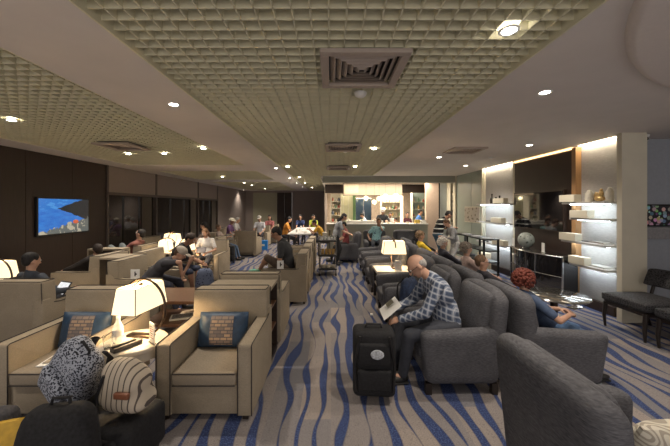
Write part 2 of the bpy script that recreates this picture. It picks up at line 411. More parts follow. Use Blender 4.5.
# the spot washing the far left wall end
dl = downlight(-5.35, 18.6, 'downlight grazing the taupe wall end at far left', CZ - .004, .8)
def vent(x, y, s, label, z, m):
    t = thing('ceiling_vent', label, 'vent', (x, y, z), 0, 'square ceiling air diffusers')
    h = s / 2
    f = MB()
    for a in ((-h, h, -h, -h + .06), (-h, h, h - .06, h), (-h, -h + .06, -h + .06, h - .06), (h - .06, h, -h + .06, h - .06)): f.box(*a, -.03, 0, .004)
    f.build('frame', m, t, False)
    f = MB().box(-h + .05, h - .05, -h + .05, h - .05, .022, .027); f.build('duct_back', M_black, t, False)
    k = 0; r0 = h - .075
    while r0 > .04:
        f = MB(); r1 = r0 - .034
        # sloped square ring
        b = bmesh.new()
        A = [b.verts.new((sx * r0, sy * r0, .018)) for sx, sy in ((-1, -1), (1, -1), (1, 1), (-1, 1))]
        B = [b.verts.new((sx * r1, sy * r1, -.018)) for sx, sy in ((-1, -1), (1, -1), (1, 1), (-1, 1))]
        D = [b.verts.new((sx * (r1 + .004), sy * (r1 + .004), -.018)) for sx, sy in ((-1, -1), (1, -1), (1, 1), (-1, 1))]
        E = [b.verts.new((sx * (r0 + .004), sy * (r0 + .004), .018)) for sx, sy in ((-1, -1), (1, -1), (1, 1), (-1, 1))]
        for i in range(4):
            j = (i + 1) % 4
            b.faces.new((B[i], B[j], A[j], A[i])); b.faces.new((D[i], D[j], B[j], B[i])); b.faces.new((E[i], E[j], D[j], D[i]))
        bmesh.ops.recalc_face_normals(b, faces=b.faces); f._add(b); f.build('louvre', m, t, False)
        r0 -= .045
    return t
M_vent = mat('vent_paint', (.42, .35, .30), .6, var=.03)
vent(.235, 2.34, .62, 'large square air vent in the centre grille, nearest the camera', CZ, M_vent)
vent(.21, 5.4, .62, 'square air vent in the centre grille, second from camera', CZ, M_vent)
vent(.2, 8.25, .62, 'square air vent in the centre grille, farthest', CZ, M_vent)
vent(2.47, 5.66, .6, 'square air vent in the smooth right ceiling', CZ, M_vent)
vent(-3.62, 5.3, .62, 'square air vent in the left ceiling grille', CZ, M_vent)
o = MB().lathe([(0, -.045), (.03, -.045), (.05, -.03), (.06, -.01), (.06, 0), (0, 0)], seg=20).build('smoke_detector', M_white)
tag(o, 'round smoke detector just behind the nearest centre vent', 'smoke detector', None, (.28, 2.9, CZ + .028))
for x, y, l in ((2.9, 6.9, 'small round sprinkler rose in the right ceiling before the shelves'), (3.4, 6.5, 'small white sensor in the right ceiling, nearer the shelf wall'), (.28, 6.0, 'tiny sensor in the centre grille behind the second vent')):
    o = MB().lathe([(0, -.02), (.03, -.02), (.045, -.004), (.045, 0), (0, 0)], seg=16).build('ceiling_sensor', M_white); tag(o, l, 'sensor', None, (x, y, CZ + (.028 if x < 1 else 0)))
t = thing('security_camera', 'white dome security camera under the ceiling beside the cream pier', 'security camera', (4.62, 4.5, CZ))
MB().lathe([(0, -.03), (.055, -.03), (.06, 0), (0, 0)], seg=20).ell((0, 0, -.055), (.05, .05, .05)).build('housing', M_white, t)
MB().ell((-.005, -.035, -.06), (.028, .025, .028)).build('camera_lens', M_black, t)

# ================================================================= FURNITURE
def beige_chair():
    """faces -Y; .74 wide, .78 deep"""
    t = thing('armchair', '', 'armchair')
    W, D0, D1 = .37, -.39, .39
    MB().box(-W + .10, W - .10, D0 + .02, D1 - .1, .045, .30, .012).build('base', M_beige, t)
    for s in (-1, 1):
        x0, x1 = (W - .115, W) if s > 0 else (-W, -W + .115)
        MB().prism([(D0, .045), (D0, .575), (D0 + .01, .59), (.18, .59), (.25, .60), (.30, .66), (.39, .66), (.39, .045)], x0, x1, 'x', 0, .008).build('arm', M_beige, t)
        for xe in (x0 + .004, x1 - .004):
            o = MB().tube([(xe, D0 - .003, .05), (xe, D0 - .003, .585), (xe, D0 + .015, .594), (xe, .18, .594), (xe, .26, .606)], .0045, 6).build('piping', M_pipe, t)
    def lean(co, sx, sy, sz):
        f = co.z / sz + .5
        co.y += .05 * f; co.x *= 1 - .035 * f
        return co
    MB().box(-W + .005, W - .005, .17, .34, .12, .85, .022, 3, warp=lean).build('backrest', M_beige, t)
    k = .965 * (W - .005)
    MB().tube([(-k + .02, .215, .853), (k - .02, .215, .853), (k - .005, .235, .853), (k - .005, .37, .853), (k - .02, .385, .853), (-k + .02, .385, .853), (-k + .005, .37, .853), (-k + .005, .235, .853)], .0045, 6, closed=True).build('piping', M_pipe, t)
    for s in (-1, 1): MB().tube([(s * (W - .003), .372, .10), (s * k, .392, .84)], .0045, 6).build('piping', M_pipe, t)
    cw = W - .12
    MB().box(-cw, cw, D0 - .015, .19, .27, .385, .03, 3).build('seat_cushion', M_beige2, t)
    MB().tube([(-cw + .01, D0 - .012, .372), (cw - .01, D0 - .012, .372)], .005, 6).tube([(-cw + .01, D0 - .012, .283), (cw - .01, D0 - .012, .283)], .005, 6).build('piping', M_pipe, t)
    for sx in (-1, 1):
        for y in (D0 + .05, D1 - .05): MB().box(sx * (W - .06) - .02, sx * (W - .06) + .02, y - .02, y + .02, 0, .05).build('leg', M_leg, t)
    return t
def grey_chair():
    """faces -Y; .76 wide, .82 deep, rounded arms that taper down"""
    t = thing('armchair', '', 'armchair')
    W = .38
    def armwarp(s):
        def f(co, sx, sy, sz):
            h = co.z / sz + .5
            co.x += s * .03 * h; co.y = co.y * (.90 + .10 * h) + .015 * (1 - h)
            co.z += .045 * (co.y / sy + .1) * h
            return co
        return f
    for s in (-1, 1):
        x0, x1 = (W - .165, W - .025) if s > 0 else (-W + .025, -W + .165)
        MB().box(x0, x1, -.40, .30, .09, .565, .055, cuts=9, warp=armwarp(s)).build('arm', M_grey, t)
    MB().box(-W + .12, W - .12, -.34, .28, .09, .29, .03, 3).build('base', M_grey, t)
    def backw(co, sx, sy, sz):
        h = co.z / sz + .5
        co.y += .10 * h; co.x *= .93 + .07 * min(1, h * 1.4)
        u = abs(co.x) / (sx / 2)
        co.z -= .05 * max(0, u - .35) ** 1.5 * h * 1.6
        co.y -= .045 * u * u * h
        return co
    MB().box(-W + .005, W - .005, .17, .32, .12, .90, .07, cuts=13, warp=backw).build('backrest', M_grey, t)
    def puff(co, sx, sy, sz):
        u, v = co.x / sx * 2, co.y / sy * 2
        co.z += .008 * (1 - u * u) * (1 - v * v) * (1 if co.z > 0 else 0); return co
    cw = W - .15
    MB().box(-cw, cw, -.395, .19, .26, .39, .04, cuts=9, warp=puff).build('seat_cushion', M_grey, t)
    def puffb(co, sx, sy, sz):
        h = co.z / sz + .5; u = co.x / sx * 2
        co.y += .10 * h - .03 * (1 - u * u) * math.sin(PI * h); return co
    MB().box(-cw - .06, cw + .06, .11, .21, .39, .87, .05, cuts=9, warp=puffb).build('back_cushion', M_grey, t)
    for sx in (-1, 1):
        for y in (-.33, .25): MB().prism([(sx * .31 - .025, y - .025), (sx * .31 + .025, y - .025), (sx * .31 + .025, y + .025), (sx * .31 - .025, y + .025)], .0, .10, 'z').build('leg', M_leg, t)
    return t
BC, GC = beige_chair(), grey_chair()
used = set()
def chair(proto, label, x, y, rz, group):
    if proto.name in used: o = dup(proto, label, (x, y, 0), rz, group)
    else: used.add(proto.name); o = tag(proto, label, 'armchair', group, (x, y, 0), rz)
    return o
GB, GG = 'beige piped armchairs', 'charcoal upholstered armchairs'
FACE_CAM, FACE_L, FACE_R, FACE_AWAY = 0, -PI / 2, PI / 2, PI
b_list = [
 ('beige armchair at front centre with a blue cushion, empty, beside the aisle', -.975, 2.73, FACE_CAM),
 ('beige armchair at front left with a magazine on its seat, behind the luggage', -2.22, 2.73, FACE_CAM),
 ('beige armchair turned away, right behind the dark shelf unit by the aisle', -.97, 4.02, FACE_AWAY),
 ('beige armchair seen from behind at the left edge, holding the reader with the tablet', -3.42, 3.62, FACE_AWAY),
 ('beige armchair by the dark wood wall where a dark-haired person slumps', -4.13, 5.28, FACE_L),
 ('beige armchair holding the bent man in the pale cap', -2.90, 4.82, FACE_R),
 ('beige armchair holding the man in the black T-shirt', -3.10, 5.72, FACE_R),
 ('beige armchair with the girl in the white shirt, past the lit lamps', -2.85, 7.1, FACE_CAM),
 ('beige armchair holding the man in the dark grey T-shirt by the aisle', -.80, 5.52, FACE_L),
 ('beige armchair by the aisle, first behind the man in the grey T-shirt', -.80, 6.42, FACE_L),
 ('beige armchair by the aisle, second behind the man in the grey T-shirt', -.80, 7.28, FACE_L),
 ('beige armchair by the aisle, third behind the man in the grey T-shirt', -.80, 8.14, FACE_L),
 ('beige armchair under the lying person at the dark windows', -4.25, 6.55, FACE_L),
 ('beige armchair beside the black luggage, holding the reader in jeans', -3.45, 9.5, FACE_R),
 ('beige armchair farther left, with the person in purple and a pale hat', -3.78, 11.2, FACE_R),
 ('beige armchair seen from behind near the blue bag, empty', -2.84, 10.5, FACE_AWAY),
 ('beige armchair near the windows behind the girl in white', -3.3, 8.15, FACE_L),
 ('beige armchair holding the grey-haired person at far left', -3.82, 12.03, FACE_R),
 ('beige armchair holding the man in the white shirt and cap', -3.00, 12.95, FACE_CAM),
 ('beige armchair holding the woman in pink behind the blue bag', -2.82, 14.1, FACE_CAM),
 ('beige armchair before the dark windows at far left, empty', -4.6, 8.3, FACE_R),
]
for l, x, y, r in b_list: chair(BC, l, x, y, r, GB)
g_list = [
 ('charcoal armchair holding the man in the plaid shirt', 1.19, 3.01, FACE_L),
 ('charcoal armchair behind the plaid-shirted man, with a dark blue bag on it', 1.13, 3.85, FACE_L),
 ('charcoal armchair on the aisle just before the right table lamp, empty', 1.13, 4.70, FACE_L),
 ('charcoal armchair on the aisle just behind the right table lamp, empty', 1.13, 6.22, FACE_L),
 ('charcoal armchair on the aisle, second behind the right table lamp', 1.13, 7.06, FACE_L),
 ('charcoal armchair on the aisle, third behind the right table lamp', 1.13, 7.90, FACE_L),
 ('charcoal armchair holding the woman with red curly hair', 2.02, 3.0, FACE_R),
 ('charcoal armchair holding the brown-haired person with glasses', 2.0, 3.84, FACE_R),
 ('charcoal armchair holding the person with curly grey hair', 2.0, 4.66, FACE_R),
 ('charcoal armchair holding the blond-white haired person in a dark jacket', 2.0, 5.48, FACE_R),
 ('charcoal armchair holding the person in the yellow top', 2.0, 6.5, FACE_R),
 ('charcoal armchair holding the dark-clothed person beyond the yellow top', 2.12, 7.42, FACE_R),
 ('large charcoal armchair seen from behind at the bottom right corner', 1.37, 1.50, FACE_R),
 ('dark armchair before the kitchen counter, holding the man in the cyan shirt', 1.45, 9.9, FACE_CAM),
 ('dark armchair before the kitchen counter, right of the man in the cyan shirt', 2.45, 9.9, FACE_CAM),
 ('dark armchair left of the man in the cyan shirt, with a person in dark red', .52, 9.3, FACE_L),
]
for l, x, y, r in g_list:
    o = chair(GC, l, x, y, r, GG)
    if l.startswith('large'): o.scale = (1.03, 1, 1.03)

def black_chair(x, y, rz, label):
    t = thing('side_chair', label, 'chair', (x, y, 0), rz, 'black patterned armless chairs')
    m = blotch('black_pattern', (.010, .010, .012), (.055, .055, .062), 60, .75) if 'black_pattern' not in MATS else MATS['black_pattern']
    def puff(co, sx, sy, sz):
        co.z += .02 * (1 - (co.x / sx * 2) ** 2) * (1 - (co.y / sy * 2) ** 2) * (co.z > 0); return co
    MB().box(-.31, .31, -.31, .31, .36, .47, .03, cuts=9, warp=puff).build('seat', m, t)
    MB().box(-.29, .29, -.28, .28, .31, .36).build('seat_frame', M_leg, t)
    def bk(co, sx, sy, sz):
        co.y += .09 * (co.z / sz + .5) + .05 * (co.x / sx * 2) ** 2 * -1 + .05; return co
    MB().box(-.29, .29, .24, .31, .57, .80, .03, cuts=9, warp=bk).build('backrest', m, t)
    for s in (-1, 1):
        MB().tube([(s * .22, .30, .33), (s * .22, .31, .45), (s * .22, .36, .62)], .02, 8).build('back_support', M_leg, t)
        MB().tube([(s * .27, -.27, .34), (s * .275, -.29, .15), (s * .27, -.28, 0)], [.028, .022, .015], 8).build('leg', M_leg, t)
        MB().tube([(s * .27, .26, .34), (s * .275, .30, .15), (s * .275, .36, 0)], [.028, .022, .015], 8).build('leg', M_leg, t)
    return t
black_chair(4.10, 3.98, FACE_L, 'black patterned armless chair standing against the cream pier')
black_chair(4.12, 3.30, FACE_L, 'black patterned armless chair nearest the right picture edge')

# shelf units between back-to-back beige chairs
def shelf_unit(x0, x1, y0, y1, h, open_side, label):
    t = thing('shelf_unit', label, 'shelf unit', ((x0 + x1) / 2, (y0 + y1) / 2, 0))
    a, b = (x1 - x0) / 2, (y1 - y0) / 2; th = .03
    MB().box(-a, a, -b, b, h - .035, h, .006).build('top', M_beige, t, False)
    MB().box(-a, a, -b, b, 0, .05).build('plinth', M_leg, t, False)
    if open_side == 'x':
        for s in (-1, 1): MB().box(-a, a, s * b - (th if s > 0 else 0), s * b + (0 if s > 0 else th), .05, h - .035).build('side_panel', M_dwood, t, False)
        MB().box(-a, -a + .02, -b + th, b - th, .05, h - .035).build('back_panel', M_dwood, t, False)
        for k in (.3, .55): MB().box(-a + .02, a - .01, -b + th, b - th, k, k + .02).build('shelf', M_wood, t, False)
    else:
        for s in (-1, 1): MB().box(s * a - (th if s > 0 else 0), s * a + (0 if s > 0 else th), -b, b, .05, h - .035).build('side_panel', M_beige, t, False)
        MB().box(-a + th, a - th, b - .02, b, .05, h - .035).build('back_panel', M_dwood, t, False)
        for k in (.3,): MB().box(-a + th, a - th, -b + .01, b - .02, k, k + .02).build('shelf', M_wood, t, False)
    return t
shelf_unit(-1.33, -.63, 3.16, 3.58, .80, 'x', 'dark wood shelf unit between the two back-to-back beige armchairs by the aisle')
shelf_unit(-3.72, -3.32, 4.86, 5.30, .84, 'y', 'open dark wood shelf unit with pale top near the dark wall')
shelf_unit(-4.6, -3.95, 5.75, 6.0, .86, 'y', 'low open shelf unit standing before the lying person')

# tables
def round_table(x, y, r, z, label, mtop, mbase=None):
    t = thing('side_table', label, 'table', (x, y, 0))
    MB().lathe([(0, z), (r - .008, z), (r, z - .008), (r, z - .03), (r - .02, z - .04), (0, z - .04)], seg=40).build('tabletop', mtop, t)
    MB().lathe([(r * .93, z - .041), (r * .93, z - .10), (r * .9, z - .10), (r * .9, z - .041)], seg=40).build('apron', mbase or mtop, t)
    for k in range(4):
        a = PI / 4 + k * PI / 2
        MB().box(r * .74 * math.cos(a) - .02, r * .74 * math.cos(a) + .02, r * .74 * math.sin(a) - .02, r * .74 * math.sin(a) + .02, 0, z - .05).build('leg', mbase or M_leg, t)
    return t
round_table(-1.595, 2.47, .245, .57, 'round cream side table between the two front beige armchairs', M_tabletop, M_tabletop)
def rect_table(x0, x1, y0, y1, z, label, mt, ml, shelf=None, th=.04, name='side_table', leg=.022):
    t = thing(name, label, 'table', ((x0 + x1) / 2, (y0 + y1) / 2, 0)); a, b = (x1 - x0) / 2, (y1 - y0) / 2
    MB().box(-a, a, -b, b, z - th, z, .006).build('tabletop', mt, t, False)
    if shelf: MB().box(-a + .03, a - .03, -b + .03, b - .03, shelf - .03, shelf).build('shelf', mt, t, False)
    for sx in (-1, 1):
        for sy in (-1, 1): MB().box(sx * (a - .04) - leg, sx * (a - .04) + leg, sy * (b - .04) - leg, sy * (b - .04) + leg, 0, z - th).build('leg', ml, t, False)
    return t
rect_table(-2.40, -1.42, 3.72, 4.36, .50, 'brown wooden coffee table with a lower shelf behind the front lamp', M_wood, M_wood, .2, name='coffee_table')
rect_table(.78, 1.42, 5.18, 5.74, .55, 'side table on the right of the aisle under the single lit lamp', M_tabletop, M_leg, .28)
rect_table(-4.25, -3.80, 3.45, 3.9, .55, 'side table at the left edge beside the reader with the tablet', M_tabletop, M_leg)
rect_table(-3.68, -3.02, 6.15, 6.55, .52, 'side table under the pair of lamps left of the girl in white', M_tabletop, M_leg)
rect_table(-4.2, -3.75, 7.35, 7.8, .55, 'small side table under the farthest lit lamp', M_tabletop, M_leg)
rect_table(-1.46, -.68, 10.2, 13.4, .76, 'long white-topped high table in front of the back wall', M_white, M_leg, leg=.03, name='dining_table')
rect_table(-3.62, -3.25, 10.1, 10.5, .55, 'small wooden side table between the far left armchairs', M_wood, M_leg)
t = thing('coffee_table', 'round dark glass coffee table beside the red-haired woman', 'table', (3.07, 4.20, 0))
MB().lathe([(0, .45), (.40, .45), (.41, .44), (.40, .43), (0, .43)], seg=48).build('tabletop', mat('smoked_top', (.10, .095, .085), .12, coat=1, var=.1), t)
MB().lathe([(0, .43), (.05, .43), (.04, .1), (.22, .02), (.22, 0), (0, 0)], seg=24).build('pedestal', M_brass, t)

# lamps
def lamp():
    t = thing('table_lamp', '', 'table lamp')
    MB().box(-.11, .11, -.035, .035, 0, .02, .004).build('base', M_brass, t)
    pts = []
    for k in range(25):   # a flat hoop rising from the base, out and back over the shade
        a = -PI / 2 + k / 24 * 1.36 * PI
        pts.append((.02 + .20 * math.cos(a), .0 + .0 * k, .245 + .235 * math.sin(a)))
    MB().tube(pts, .010, 8).build('hoop', M_brass, t)
    end = pts[-1]
    MB().tube([end, (0, 0, .47), (0, 0, .39)], .005, 6).build('hanger', M_brass, t)
    MB().cyl((0, 0, .36), (0, 0, .40), .018).build('socket', M_black, t)
    x0, y0, x1, y1, z0, z1 = .105, .185, .085, .16, .235, .435
    b = bmesh.new(); th = .003
    def ring(x, y, z): return [b.verts.new((sx * x, sy * y, z)) for sx, sy in ((-1, -1), (1, -1), (1, 1), (-1, 1))]
    A, B, D, E = ring(x0, y0, z0), ring(x1, y1, z1), ring(x1 - th, y1 - th, z1), ring(x0 - th, y0 - th, z0)
    for i in range(4):
        j = (i + 1) % 4
        for P, Q in ((A, B), (B, D), (D, E), (E, A)): b.faces.new((P[i], P[j], Q[j], Q[i]))
    bmesh.ops.recalc_face_normals(b, faces=b.faces)
    m = MB(); m._add(b); m.build('lamp_shade', M_shade, t, False)
    m = MB()
    for sx, sy in ((-1, -1), (1, -1), (1, 1), (-1, 1)): m.tube([(sx * x0, sy * y0, z0), (sx * x1, sy * y1, z1)], .0035, 5)
    m.tube([(-x1, -y1, z1), (x1, -y1, z1), (x1, y1, z1), (-x1, y1, z1)], .0022, 5, closed=True); m.tube([(-x0, -y0, z0), (x0, -y0, z0), (x0, y0, z0), (-x0, y0, z0)], .0022, 5, closed=True)
    m.tube([(-x1, 0, z1 - .005), (x1, 0, z1 - .005)], .002, 5).tube([(0, -y1, z1 - .005), (0, y1, z1 - .005)], .002, 5).ell((0, 0, z1), (.018, .018, .01)).build('shade_frame', M_brass, t)
    MB().ell((0, 0, .33), (.025, .025, .035)).build('bulb', mat('bulb', (1, .9, .7), .4, emit=(1, .82, .55), es=8), t)
    return t
L0 = lamp(); lamps = []
lamp_list = [(-1.585, 2.545, .571, R(-8), 'lit table lamp with box shade at front left, on the round cream table'),
 (1.13, 5.5, .55, PI / 2, 'lit table lamp on the right of the aisle, behind the plaid-shirted man'),
 (-4.03, 3.66, .55, R(-4), 'lit table lamp cut by the left picture edge'),
 (-3.47, 6.4, .52, R(12), 'lit table lamp left of the black-shirted man, left of the pair'),
 (-3.06, 6.4, .52, R(70), 'lit table lamp right of the black-shirted man, beside the girl in white'),
 (-3.95, 7.6, .55, R(80), 'smallest lit table lamp, farthest back above the black-shirted man')]
for i, (x, y, z, rz, l) in enumerate(lamp_list):
    if i == 0: o = tag(L0, l, 'table lamp', 'lit table lamps with box shades', (x, y, z), rz)
    else: o = dup(L0, l, (x, y, z), rz, 'lit table lamps with box shades')
    lamps.append(o)
lamps[1].scale = (1.12,) * 3
for o in lamps:
    ld = bpy.data.lights.new('lamp_bulb_light', 'POINT'); ld.energy = LAMP_W; ld.color = (1.0, .72, .42); ld.shadow_soft_size = .04
    lo = bpy.data.objects.new('lamp_bulb_light', ld); C.objects.link(lo); lo.parent = o; lo.location = (0, 0, .27)
# ================================================================= THINGS ON THE WALLS
t = thing('television', 'flat television showing a blue sea and rocky coast on the dark left wall', 'television', (XL, 6.46, 1.46))
MB().box(0, .05, -.63, .63, -.385, .385, .006).build('frame', M_black, t, False)
def seascape():
    m, nt, b, tc, sp = newmat('seascape_screen', .15)
    y, z = sp.outputs[1], sp.outputs[2]
    u = math_(nt, 'ADD', math_(nt, 'DIVIDE', y, 1.26), .5); v = math_(nt, 'ADD', math_(nt, 'DIVIDE', z, .71), .5)
    n = noise(nt, comb(nt, math_(nt, 'MULTIPLY', y, 3), math_(nt, 'MULTIPLY', z, 9)), 1.6, 4); n2 = noise(nt, tc.outputs['Object'], 9, 4)
    sky = mix_(nt, math_(nt, 'MULTIPLY', math_(nt, 'GREATER_THAN', n, .55), .6), (.02, .17, .55), (.10, .36, .75))
    sea = mix_(nt, n, (.01, .06, .38), (.05, .28, .75))
    c = mix_(nt, math_(nt, 'GREATER_THAN', v, .70), sea, sky)
    # headland hanging from the upper right, narrowing leftwards
    d = math_(nt, 'ABSOLUTE', math_(nt, 'SUBTRACT', v, math_(nt, 'ADD', .72, math_(nt, 'MULTIPLY', math_(nt, 'SUBTRACT', n2, .5), .12))))
    hw = math_(nt, 'MULTIPLY', math_(nt, 'SUBTRACT', u, .34), .58)
    c = mix_(nt, math_(nt, 'LESS_THAN', d, hw), c, (.012, .016, .022))
    # rocky shore rising to the right
    sh = math_(nt, 'LESS_THAN', v, math_(nt, 'ADD', math_(nt, 'ADD', .04, math_(nt, 'MULTIPLY', u, .42)), math_(nt, 'MULTIPLY', math_(nt, 'SUBTRACT', n2, .5), .3)))
    rock = mix_(nt, math_(nt, 'GREATER_THAN', n2, .52), (.12, .13, .12), (.45, .40, .30))
    c = mix_(nt, sh, c, rock)
    rr = math_(nt, 'ADD', math_(nt, 'POWER', math_(nt, 'SUBTRACT', u, .70), 2), math_(nt, 'POWER', math_(nt, 'SUBTRACT', v, .32), 2))
    c = mix_(nt, math_(nt, 'LESS_THAN', rr, .0035), c, (.6, .12, .05))
    b.inputs['Base Color'].default_value = (0, 0, 0, 1)
    nt.links.new(c, b.inputs['Emission Color']); b.inputs['Emission Strength'].default_value = .6
    return m
MB().box(.05, .054, -.60, .60, -.355, .355).build('screen', seascape(), t, False)

t = thing('television', 'large dark television mounted on the dark wood panel between the lit shelves', 'television', (XR, 6.31, 1.575))
MB().box(-.05, 0, -.76, .76, -.40, .40, .005).build('frame', M_dwood, t, False)
MB().box(-.056, -.05, -.73, .73, -.37, .37).build('screen', mat('off_screen', (.006, .006, .008), .06, coat=1, var=.1), t, False)
# timber wall cove strip
struct('trim_7', MB().box(XR - .02, XR + .02, YT0, YT1, CZ - .03, CZ - .01), mat('cove_warm', (1, .8, .5), .5, emit=(1, .62, .28), es=2.2))
# niche cove washing the wallpaper
for k, (a, b, zt) in enumerate(((YN0 + .02, YN1 - .02, CZ), (YM0 + .02, YM1 - .02, CZ))):
    s = struct('trim_%d' % (8 + k), MB().box(4.28, 4.35, a, b, CZ - .012, CZ - .004), M_ledw)
struct('trim_10', MB().box(4.30, 4.36, YM1 - .03, YM1, 0, CZ), M_cream)

def wall_shelf(y0, y1, z, box0, box1, label, nled=1):
    """shelf board along the right wall with a cream upstand box and a lit underside"""
    t = thing('wall_shelf', label, 'shelf', (4.10, (y0 + y1) / 2, z)); c = (y0 + y1) / 2
    MB().box(.0, .26, y0 - c, y1 - c, -.035, 0, .003).build('shelf_board', M_niche, t, False)
    MB().box(-.02, .10, box0 - c, box1 - c, 0, .125, .003).build('end_box', M_cream, t, False)
    MB().box(.10, .14, y0 + .06 - c, y1 - .06 - c, -.045, -.036).build('light_strip', M_led, t, False)
    return t
wall_shelf(YN0, 5.42, 1.735, 5.12, 5.46, 'top floating shelf of the right lit niche, holding jars and a gold figure')
wall_shelf(YN0, 5.25, 1.47, 4.86, 5.22, 'second floating shelf of the right lit niche, brightly lit')
wall_shelf(YN0, 5.44, 1.075, 5.10, 5.46, 'third floating shelf of the right lit niche, with open books')
wall_shelf(YN0, 5.25, .70, 4.92, 5.25, 'lowest floating shelf of the right lit niche, with papers')
wall_shelf(YM0, YM1, 1.74, YM0 + .02, YM0 + .5, 'top floating shelf of the left lit niche, holding dark bottles')
wall_shelf(YM0, YM1, 1.26, YM0 + .12, YM0 + .6, 'middle floating shelf of the left lit niche, with flat books')
wall_shelf(YM0, YM1, .72, YM0 + .02, YM0 + .55, 'lowest floating shelf of the left lit niche')
MBc = MB().box(4.31, 4.36, YN0, YN1 - .01, .14, .60, .004); struct('wall_right_lower', MBc, M_wgrey)
struct('wall_right_lower_far', MB().box(4.31, 4.36, YM0, YM1, .14, .60, .004), M_wgrey)
M_jar = mat('pale_jar', (.55, .52, .45), .3); M_gold = mat('gold_figure', (.55, .38, .16), .35, .6, var=.3, bump=.4, scale=60); M_dbot = mat('dark_bottle', (.03, .025, .02), .2)
def jar(x, y, z, r, h, m, label, name='jar'):
    t = thing(name, label, 'jar' if name == 'jar' else name.split('_')[-1], (x, y, z))
    MB().lathe([(0, 0), (r, 0), (r * 1.05, h * .3), (r, h * .7), (r * .6, h * .85), (r * .55, h * .9), (0, h * .9)], seg=20).build('body', m, t)
    MB().lathe([(0, h * .9), (r * .62, h * .9), (r * .4, h * .98), (0, h)], seg=20).build('lid', m, t)
jar(4.26, 5.03, 1.735, .055, .20, M_jar, 'pale domed jar left of the gold figure on the top right shelf')
jar(4.26, 4.66, 1.735, .05, .22, M_jar, 'pale jar right of the gold figure, against the cream pier')
g = MB()
g.ell((0, 0, .05), (.05, .09, .05)).ell((0, .04, .10), (.03, .04, .05)).ell((0, -.03, .12), (.032, .035, .06)).ell((0, -.03, .18), (.022, .024, .026)).tube([(0, .05, .05), (.0, .09, .10), (0, .06, .15)], .013)
tag(g.build('figurine', M_gold), 'small gold figure on the top shelf of the right lit niche', 'figurine', None, (4.26, 4.84, 1.735))
for i, (y, z, l) in enumerate(((8.15, 1.74, 'tall dark bottle on the top shelf of the left niche'), (7.95, 1.74, 'middle dark bottle on the top shelf of the left niche'), (7.78, 1.74, 'dark bottle beside the end box on the top left niche shelf'))):
    t = thing('bottle', l, 'bottle', (4.3, y, z)); h = (.26, .17, .2)[i]
    MB().lathe([(0, 0), (.05, 0), (.055, h * .3), (.045, h * .5), (.018, h * .65), (.018, h * .9), (0, h * .9)], seg=16).build('body', M_dbot, t)
    MB().lathe([(0, h * .9), (.022, h * .9), (.022, h), (0, h)], seg=12).build('stopper', M_dbot, t)
def book(x, y, z, a, b, h, col, label, rz=0):
    t = thing('book', label, 'book', (x, y, z), rz)
    MB().box(-a, a, -b, b, 0, .004).box(-a, a, -b, b, h - .004, h).box(-a, -a + .004, -b, b, 0, h).build('cover', mat('book_%02d' % len(MATS), col, .6), t, False)
    MB().box(-a + .004, a - .006, -b + .006, b - .006, .0045, h - .0045).build('pages', M_paper, t, False)
book(4.26, 8.1, 1.26, .09, .12, .03, (.05, .05, .05), 'dark flat book on the middle shelf of the left niche')
book(4.26, 4.80, 1.075, .09, .13, .025, (.30, .28, .26), 'open-laid grey book on the third shelf of the right niche, nearer the pier')
book(4.26, 5.02, 1.075, .08, .07, .02, (.12, .12, .12), 'dark book lying by the end box of the third right shelf')
book(4.26, 4.80, .70, .09, .14, .02, (.55, .55, .53), 'pale book lying on the lowest shelf of the right niche')
book(4.26, 8.2, .72, .09, .12, .03, (.08, .08, .09), 'dark book on the lowest shelf of the left niche')
o = MB().box(-.12, .12, -.14, .14, 0, .42, .01).build('storage_box', mat('parchment_box', (.62, .52, .38), .6, var=.08)); tag(o, 'tall cream box standing at the foot of the left lit niche', 'box', None, (4.12, 8.2, .0))
# black sideboard with chrome fittings
t = thing('sideboard', 'black glossy bowed sideboard with chrome trim under the dark television', 'sideboard', (XR - .005, 6.05, 0))
pts = [(0, -.76)] + [(-.26 - .16 * math.sin(PI * k / 12), -.76 + 1.52 * k / 12) for k in range(13)] + [(0, .76)]
m_gl = mat('black_gloss', (.012, .011, .012), .12, coat=1)
MB().prism(pts, .04, .76, 'z').build('carcass', m_gl, t)
MB().prism([(x * 1.03, y * 1.02) for x, y in pts], .76, .79, 'z').build('top', m_gl, t)
MB().tube([(x * 1.035 - .002, y * 1.02, .775) for x, y in pts[1:-1]], .012, 6).build('trim', M_chrome, t)
for k in (1, 5, 9, 13):
    x, y = pts[k]; MB().box(x - .018, x + .004, y - .012, y + .012, .03, .76).build('trim', M_chrome, t, False)
MB().tube([(x * 1.01 - .006, y, .42) for x, y in pts[1:-1]], .007, 6).build('trim', M_chrome, t)
for y in (-.10, .10): MB().cyl((-.45, y, .5), (-.45, y, .62), .008).build('handle', M_chrome, t)
t = thing('decorative_globe', 'mottled grey-green globe on the black sideboard', 'globe', (4.08, 6.38, .79))
MB().ell((0, 0, .175), (.155, .155, .155), seg=28).build('ball', blotch('globe_skin', (.10, .12, .11), (.30, .33, .30), 14, .55, .25), t)
MB().lathe([(0, 0), (.07, 0), (.05, .03), (.03, .035), (0, .035)], seg=20).build('stand', M_chrome, t)
for y, l in ((6.72, 'small pale card left of the globe on the sideboard'), (5.78, 'small pale upright card right of the globe on the sideboard')):
    t = thing('card_holder', l, 'card', (4.02, y, .79), R(80)); MB().box(-.05, .05, -.004, .004, .004, .18).build('card', M_paper, t, False); MB().box(-.055, .055, -.02, .02, 0, .006).build('base', M_chrome, t, False)
t = thing('wall_art', 'colourful mosaic picture on the alcove wall at the right edge', 'picture', (5.02, 4.75, 1.52))
MB().box(-.30, .30, -.03, 0, -.17, .17).build('frame', M_black, t, False)
m, nt, b, tc, sp = newmat('mosaic_art', .4)
v = N(nt, 'ShaderNodeTexVoronoi'); v.inputs['Scale'].default_value = 16; nt.links.new(tc.outputs['Object'], v.inputs[0])
